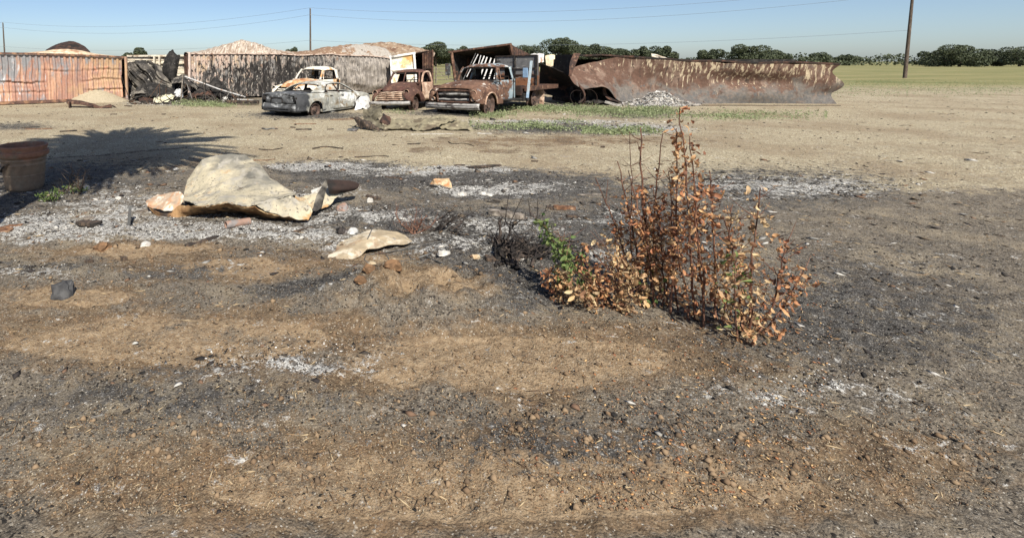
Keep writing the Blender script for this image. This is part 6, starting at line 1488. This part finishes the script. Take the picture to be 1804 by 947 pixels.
def shrub(name, label, cat, base, stems, leaves, seed, group=None, single=0, stem_mat='drystem', lift=False):
    """stems: list of (path points relative to place, radius); leaves: (stem index, from, to, count, spread, material, size)"""
    r = random.Random(seed)
    t = thing(name, label, cat, base, group=group)
    paths = []
    for pts, rad in stems:
        pp = [Vector(q) for q in catmull(pts, 14)]
        pp = [p + Vector((r.uniform(-1, 1), r.uniform(-1, 1), 0)) * rad * .8 for p in pp]
        if lift: pp = [p + Vector((0, 0, gz(p.x, p.y) + .012)) for p in pp]
        paths.append((pp, rad))
    for pp, rad in paths:
        mb = MB(); mb.tube(pp, [rad * (1 - .65 * i / 13) for i in range(14)], 6)
        # side twigs
        for k in range(r.randint(0, 2) if stem_mat == 'charstem' else r.randint(5, 11)):
            i = r.randint(4, 12); a = r.uniform(0, 6.283); l = r.uniform(.05, .20)
            e = pp[i] + Vector((math.cos(a) * l, math.sin(a) * l, l * r.uniform(.3, 1.1)))
            mb.tube([pp[i], pp[i].lerp(e, .5) + Vector((0, 0, -.01)), e], [rad * .4, rad * .3, rad * .15], 4)
        W(mb, 'stem', M[stem_mat], t, smooth=60)
    spots = {}
    for si, f0, f1, cnt, spread, mat, size in leaves:
        pp = paths[si][0]
        for k in range(int(cnt * .8)):
            f = r.uniform(f0, f1) * 13; i = min(12, int(f)); p = pp[i].lerp(pp[i + 1], f - i)
            a = r.uniform(0, 6.283); d = spread * r.random() ** .7
            p = p + Vector((math.cos(a) * d, math.sin(a) * d, r.uniform(-.5, .4) * d))
            spots.setdefault(mat, []).append((p, size * r.uniform(.4, 1.25)))
    for mat, sp in spots.items():
        r.shuffle(sp)
        ms = []
        for lm in LEAF:
            q = MB(); q.v, q.f = list(lm.v), list(lm.f)
            me = q.mesh('leaf', smooth=180); me.materials.append(M[mat]); ms.append(me)
        k = min(single, len(sp))
        for p, s in sp[:k]:
            o = bpy.data.objects.new('leaf', r.choice(ms)); COL.objects.link(o); o.parent = t
            o.matrix_local = leaf_matrix(p - t.location, s, r)
        if sp[k:]:
            mb = MB()
            for p, s in sp[k:]:
                lm = r.choice(LEAF); Mx = leaf_matrix(p, s, r)
                mb.add([Mx @ Vector(v) for v in lm.v], lm.f)
            W(mb, 'foliage', M[mat], t, smooth=180, kind='stuff')
    return t
def S(*pts): return [P(*q) for q in pts]
def grounded(pts):
    b_ = pts[0]; b_.z = gz(b_.x, b_.y) - .02
    return pts
Yb = 4.1
def stem(base, top, Y, r, bend=0.0, dY=0.0):
    a = P(base[0], base[1], Y); a = Vector((a.x, a.y, gz(a.x, a.y) - .02)); b_ = P(top[0], top[1], Y + dY)
    q = noise.noise(Vector((base[0] * .37, top[0] * .21, top[1] * .13))) * .07
    m1 = a.lerp(b_, .35) + Vector((bend + q, q * .5, 0)); m2 = a.lerp(b_, .7) + Vector((bend * .6 - q * .9, -q, 0))
    return [a, m1, m2, b_], r
# tall dry shrub at the right
st = [stem((1135, 560), (1128, 225), 4.1, .012, .01), stem((1120, 560), (1108, 232), 4.2, .006, -.01), stem((1160, 560), (1167, 235), 4.15, .009, -.06), stem((1128, 560), (1089, 284), 4.1, .010, .03), stem((1115, 560), (1047, 313), 4.2, .009, .06), stem((1150, 560), (1105, 300), 4.0, .008, .05),
      stem((1180, 560), (1192, 226), 3.9, .009, .02), stem((1175, 560), (1150, 330), 4.0, .008, .02), stem((1110, 560), (1080, 400), 4.2, .007, .02), stem((1195, 560), (1178, 300), 3.95, .008, -.01), stem((1140, 560), (1140, 380), 4.05, .008, .03), stem((1100, 560), (1062, 420), 4.1, .006, 0), stem((1165, 560), (1195, 380), 4.0, .007, .03), stem((1150, 570), (1230, 400), 4.0, .007, -.03), stem((1120, 570), (1040, 440), 4.05, .006, .03)]
lv = [(0, .30, .70, 90, .09, 'dryleaf', 1.0), (2, .15, .62, 130, .09, 'dryleaf', 1.0), (3, .25, .75, 110, .08, 'dryleaf', .95), (4, .15, .62, 110, .08, 'dryleaf', 1.0), (5, .2, .7, 110, .09, 'dryleaf', 1.0), (7, .2, .9, 150, .10, 'dryleaf', 1.0), (8, .1, .95, 130, .10, 'tanleaf', 1.0), (9, .25, 1.0, 160, .09, 'dryleaf', 1.0), (10, .05, .95, 190, .12, 'tanleaf', 1.05), (11, .0, .9, 120, .10, 'tanleaf', 1.0), (12, .1, 1.0, 150, .1, 'dryleaf', 1.0), (0, .02, .45, 150, .12, 'tanleaf', 1.1), (6, .3, 1.0, 70, .06, 'dryleaf', 1.1), (0, .8, .9, 6, .04, 'dryleaf', .9), (10, .0, .6, 70, .12, 'greenleaf', .9)]
shrub('dry_shrub', 'tall scorched shrub with red brown dry leaves and bare stems, nearest at right', 'shrub', GP(1140, 560), st, lv, 4, single=280)
# leafier, partly green shrub left of it
st = [stem((1000, 560), (985, 410), 4.2, .007, .0), stem((985, 560), (968, 470), 4.15, .006, 0), stem((1010, 560), (1030, 430), 4.25, .006, .02), stem((1000, 560), (955, 385), 4.35, .006, .05), stem((1020, 560), (1045, 480), 4.1, .006, 0), stem((990, 560), (1000, 440), 4.1, .006, 0)]
lv = [(0, .2, .95, 150, .10, 'greenleaf', 1.0), (5, .3, 1.0, 90, .08, 'greenleaf', 1.0), (3, .25, 1.0, 170, .08, 'greenleaf', 1.1), (4, .3, 1.0, 60, .08, 'greenleaf', 1.0), (2, .1, .9, 80, .09, 'greenleaf', .95), (1, .0, 1, 130, .09, 'dryleaf', .95), (4, .0, 1, 120, .09, 'tanleaf', 1.0), (5, .0, .7, 110, .09, 'tanleaf', 1.0), (2, .5, 1.0, 60, .06, 'dryleaf', .9), (0, .0, .4, 60, .1, 'dryleaf', 1.0)]
shrub('leafy_shrub', 'low shrub with mixed green and tan leaves left of the tall scorched shrub', 'shrub', GP(1000, 560), st, lv, 5, single=240)
# shrub at the far right edge of the photograph, red leaves
st = [stem((1225, 560), (1196, 190), 3.8, .010, .02), stem((1240, 560), (1215, 240), 3.9, .009, 0), stem((1215, 560), (1188, 400), 3.8, .007, 0), stem((1260, 560), (1250, 300), 3.8, .009, .02), stem((1275, 560), (1290, 360), 3.8, .008, 0), stem((1240, 570), (1225, 330), 3.7, .008, 0)]
lv = [(0, .4, 1.0, 100, .08, 'dryleaf', 1.0), (1, .2, .95, 170, .09, 'dryleaf', 1.0), (2, .0, 1.0, 110, .09, 'dryleaf', 1.0), (3, .1, .9, 170, .1, 'dryleaf', 1.0), (4, .0, .95, 150, .1, 'tanleaf', 1.0), (5, .1, 1.0, 170, .1, 'dryleaf', 1.0)]
shrub('dry_shrub', 'scorched red leaved shrub at the right, just past the tallest bare stem', 'shrub', GP(1235, 565), st, lv, 6, single=150)
st = [stem((1310, 600), (1275, 380), 3.6, .009, .03), stem((1320, 600), (1340, 330), 3.6, .009, -.03), stem((1330, 600), (1385, 420), 3.55, .008, .04), stem((1300, 600), (1300, 440), 3.5, .007, -.03), stem((1340, 600), (1420, 470), 3.6, .007, .03), stem((1315, 600), (1320, 480), 3.5, .007, .02)]
lv = [(k, .0, 1.0, 120, .12, 'tanleaf' if k % 2 else 'dryleaf', 1.0) for k in range(6)] + [(3, .1, 1, 60, .12, 'greenleaf', .9)]
shrub('dry_shrub', 'scorched shrub with spreading tan leaved stems, rightmost of the shrubs', 'shrub', GP(1320, 600), st, lv, 16, single=60)
# low leaf litter growth filling between
st = [stem((1060, 575), (1055, 470), 4.0, .006, 0), stem((1080, 575), (1095, 450), 4.0, .006, 0), stem((1040, 575), (1020, 500), 3.95, .006, 0), stem((1100, 580), (1120, 470), 3.9, .006, 0)]
lv = [(0, 0, 1, 150, .1, 'dryleaf', 1.0), (1, 0, 1, 140, .1, 'tanleaf', 1.0), (2, 0, 1, 130, .1, 'tanleaf', 1.0), (3, 0, 1, 150, .11, 'tanleaf', 1.05)]
shrub('low_dry_shrub', 'low tangle of curled tan leaves between the tall shrub and the green one', 'shrub', GP(1070, 575), st, lv, 7, single=120)

# charred root clump
r = random.Random(3)
st = []
c0 = (905, 468)
for k in range(64):
    a = r.uniform(-1, 1)
    bx_, by_ = 885 + r.uniform(-14, 60), 462 + r.uniform(-10, 14)
    tx = bx_ + r.uniform(-40, 95) * (1 if k % 3 else -.3); ty = by_ - abs(r.gauss(12, 16))
    Y = 5.15 + r.uniform(-.15, .35)
    a_, b_ = G(bx_, by_), P(tx, max(ty, 392), Y + r.uniform(-.1, .2)); b_.z = max(b_.z, .02)
    m = a_.lerp(b_, .5) + Vector((r.uniform(-.04, .04), 0, r.uniform(0, .06)))
    st.append(([a_, a_.lerp(m, .5) + Vector((0, 0, .01)), m, b_], r.uniform(.006, .020)))
for bx_, by_, tx, ty, rad in ((880, 445, 882, 396, .022), (890, 450, 905, 405, .018), (870, 450, 866, 432, .016), (893, 440, 900, 402, .012)):
    a_, b_ = P(bx_, by_, 5.25), P(tx, ty, 5.3); st.append(([a_, a_.lerp(b_, .4), a_.lerp(b_, .8), b_], rad))
for bx_, by_, tx, ty in ((888, 405, 897, 343), (897, 402, 922, 350), (945, 398, 947, 365), (935, 392, 930, 360), (955, 395, 962, 372)):
    a_, b_ = P(bx_, by_, 5.4), P(tx, ty, 5.5); st.append(([a_, a_.lerp(b_, .4), a_.lerp(b_, .8), b_], .006))
shrub('charred_roots', 'tangled charred root clump with black twigs left of the green shrub', 'burnt shrub', GP(905, 466), st, [], 8, stem_mat='charstem', lift=True)
# burnt stump with bare stems, and branch pile
st = []
for bx_, tx, ty, rad in ((728, 695, 372, .010), (730, 752, 380, .014), (726, 724, 390, .008), (732, 735, 362, .007), (729, 712, 400, .006), (734, 768, 388, .008), (727, 702, 410, .006), (733, 760, 412, .007)):
    a_, b_ = P(bx_, 426, 5.85), P(tx, ty, 6.0 + r.uniform(-.15, .15)); a_.z = gz(a_.x, a_.y)
    m = a_.lerp(b_, .55) + Vector((r.uniform(-.03, .03), 0, -.02)); st.append(([a_, a_.lerp(m, .5), m, b_], rad))
shrub('burnt_stump', 'burnt stump with a few bare red brown stems behind the arched panel', 'burnt shrub', GP(729, 426), st, [], 9, stem_mat='drystem')
st = []
for k in range(44):
    x0_, y0_ = r.uniform(752, 800), r.uniform(402, 424); x1_, y1_ = x0_ + r.uniform(20, 48), y0_ - r.uniform(5, 36)
    Y = 6.0 + r.uniform(-.2, .3)
    a_, b_ = P(x0_, y0_, Y), P(min(x1_, 836), max(y1_, 377), Y + r.uniform(-.1, .3)); m = a_.lerp(b_, .5) + Vector((0, 0, r.uniform(-.02, .04)))
    st.append(([a_, a_.lerp(m, .5), m, b_], r.uniform(.004, .013)))
shrub('branch_pile', 'pile of charred branches on ash right of the burnt stump', 'branch pile', GP(792, 422), st, [], 10, stem_mat='charstem', lift=True)
# sprouting stump near the pot
st = []
for bx_, tx, ty, rad in ((112, 109, 314, .010), (118, 128, 296, .010), (140, 137, 306, .014), (141, 151, 298, .011), (114, 108, 340, .02), (140, 146, 330, .018), (127, 126, 325, .02)):
    a_, b_ = P(bx_, 345, 7.6), P(tx, ty, 7.65); a_.z = gz(a_.x, a_.y); st.append(([a_, a_.lerp(b_, .4), a_.lerp(b_, .8), b_], rad))
shrub('sprouting_stump', 'burnt grey stump with fresh green sprouts near the pot', 'stump', GP(127, 346), st, [(6, .3, 1.5 if False else 1.0, 90, .12, 'greenleaf', .8), (5, .4, 1.0, 40, .10, 'greenleaf', .8), (4, .5, 1.0, 20, .06, 'greenleaf', .7)], 11, single=100, stem_mat='charwood')
st = []
for k in range(7):
    a_ = P(84 + k * 2, 356, 7.2); a_.z = gz(a_.x, a_.y); b_ = P(68 + k * 6, 330 + r.uniform(0, 12), 7.25); st.append(([a_, a_.lerp(b_, .4), a_.lerp(b_, .8), b_], .006))
shrub('shaded_shrub', 'small dark green shrub in the shade at the foot of the pot', 'shrub', GP(88, 358), st, [(k, .2, 1.0, 34, .07, 'greenleaf', .8) for k in range(7)], 12, single=100, stem_mat='charstem')

# ---- weeds: ground cover nobody could count
def weeds(patches, seed, name, label, h=.16):
    r_ = np.random.default_rng(seed); V = []
    for cx, cy, rx, ry, n_ in patches:
        u = cx + rx * np.clip(r_.normal(size=n_) * .5, -1, 1); v = cy + ry * np.clip(r_.normal(size=n_) * .5, -1, 1)
        y = CAM_H / ((v - 108) / F); x = (u - CX) / F * y
        keep = vnoise(x * 1.8 + seed, y * 1.8) + .5 > r_.random(n_) * .9
        x, y = x[keep], y[keep]; k = len(x)
        clump = np.clip(vnoise(x * 2.2, y * 2.2 + 4) + .55, .1, 1)
        z = ground_h(x, y) + h * clump * r_.random(k) * (1 + .6 * (r_.random(k) > .93))
        s = r_.uniform(.016, .042, k)[:, None]
        p = np.stack([x, y, z + .01], 1)
        uu = r_.normal(size=(k, 3)) * np.array([1, 1, .7]); uu /= np.linalg.norm(uu, axis=1, keepdims=True)
        ww = np.cross(uu, r_.normal(size=(k, 3))); ww /= np.linalg.norm(ww, axis=1, keepdims=True)
        V.append(np.stack([p, p + uu * s - ww * s * .5, p + uu * s * 2, p + uu * s + ww * s * .5], 1))
    V = np.concatenate(V).reshape(-1, 3)
    link(name, np_mesh(name, V, np.arange(len(V)).reshape(-1, 4), 4), M['weed'], kind='stuff', label=label)
weeds([(1000, 194, 110, 9, 9000), (1110, 199, 90, 9, 8000), (1165, 196, 40, 6, 2500), (870, 204, 40, 6, 3000), (940, 190, 60, 5, 2800), (905, 224, 75, 6, 5500), (985, 229, 30, 4, 1400), (1090, 234, 60, 5, 4200), (1050, 228, 30, 3, 1000), (1150, 236, 26, 4, 900), (1010, 216, 30, 3, 600), (840, 200, 14, 4, 700)], 1, 'weeds', 'low grey green weeds in front of the flatbed and the torn container')
weeds([(355, 184, 52, 5, 4200), (385, 187, 30, 4, 2000), (330, 180, 20, 3, 700), (442, 184, 14, 3, 300), (700, 199, 30, 3, 350), (640, 160, 14, 8, 900), (1300, 205, 160, 8, 5000)], 2, 'weeds', 'low green weeds at the foot of the burnt heap')

weeds([(1520, 150, 300, 9, 9000), (1400, 165, 200, 8, 4000), (1700, 160, 200, 12, 5000)], 3, 'dry_grass', 'tufts of dry weeds at the ragged edge of the field on the right', .30)
# ---- the palm that stands left of the view and throws the frond shadow
pb = Vector((-3.55, 4.3, 0)); ph = 8.2
pm = thing('palm_tree', 'tall palm outside the left of the view, throwing the feathery shadow on the gravel', 'palm tree', pb)
mb = MB(); mb.tube([(-.62, -.05, -.1), (-.55, .0, 2.5), (-.3, .05, 5.4), (.0, .05, ph)], [.36, .30, .28, .26], 14); mb.build('trunk', M['charwood'], pm, smooth=60)
r = random.Random(21)
for k in range(150):
    a = k * 2.39996; el = r.uniform(-.4, 1.2) if k > 50 else r.uniform(-1.2, -.3); L = r.uniform(2.3, 3.2) if k > 50 else r.uniform(1.6, 2.5)
    pts = []
    for i in range(12):
        f = i / 11; rr = L * f; zz = ph + .1 + L * (math.sin(el) * f - .38 * f * f)
        pts.append(Vector((math.cos(a) * rr * max(.35, math.cos(el * .7)), math.sin(a) * rr * max(.35, math.cos(el * .7)), zz)))
    mb = MB(); mb.tube(pts, [.03 * (1 - .8 * i / 11) for i in range(12)], 4)
    for i in range(2, 12):
        for q in range(4):
            p = pts[i - 1].lerp(pts[i], q / 3); d = (pts[i] - pts[i - 1]).normalized(); s_ = d.cross(Vector((0, 0, 1))).normalized()
            for sg in (1, -1):
                l = .42 * (1 - .5 * i / 12) * r.uniform(.7, 1.1)
                e = p + (s_ * sg * .8 + d * .7 + Vector((0, 0, -.35))).normalized() * l
                mb.v += [tuple(p), tuple(p.lerp(e, .5) + d * .07), tuple(e), tuple(p.lerp(e, .5) - d * .07)]; n_ = len(mb.v); mb.f.append((n_ - 4, n_ - 3, n_ - 2, n_ - 1))
    mb.build('frond', M['dryleaf'], pm)
for k in range(60):                     # skirt of hanging dead fronds
    a = k * 2.39996; z0 = ph - .1 - 1.8 * (k / 70); L = r.uniform(1.3, 2.2); o_ = r.uniform(.45, .95)
    pts = [Vector((math.cos(a) * (.25 + o_ * math.sin(f * 2.2)), math.sin(a) * (.25 + o_ * math.sin(f * 2.2)), z0 + .25 * math.sin(f * 3) - L * f * f)) for f in np.linspace(0, 1, 7)]
    s_ = Vector((-math.sin(a), math.cos(a), 0)); mb = MB()
    mb.grid([[p - s_ * w, p, p + s_ * w] for p, w in zip(pts, (.05, .12, .2, .26, .26, .2, .08))]); mb.build('dead_frond', M['dryleaf'], pm)
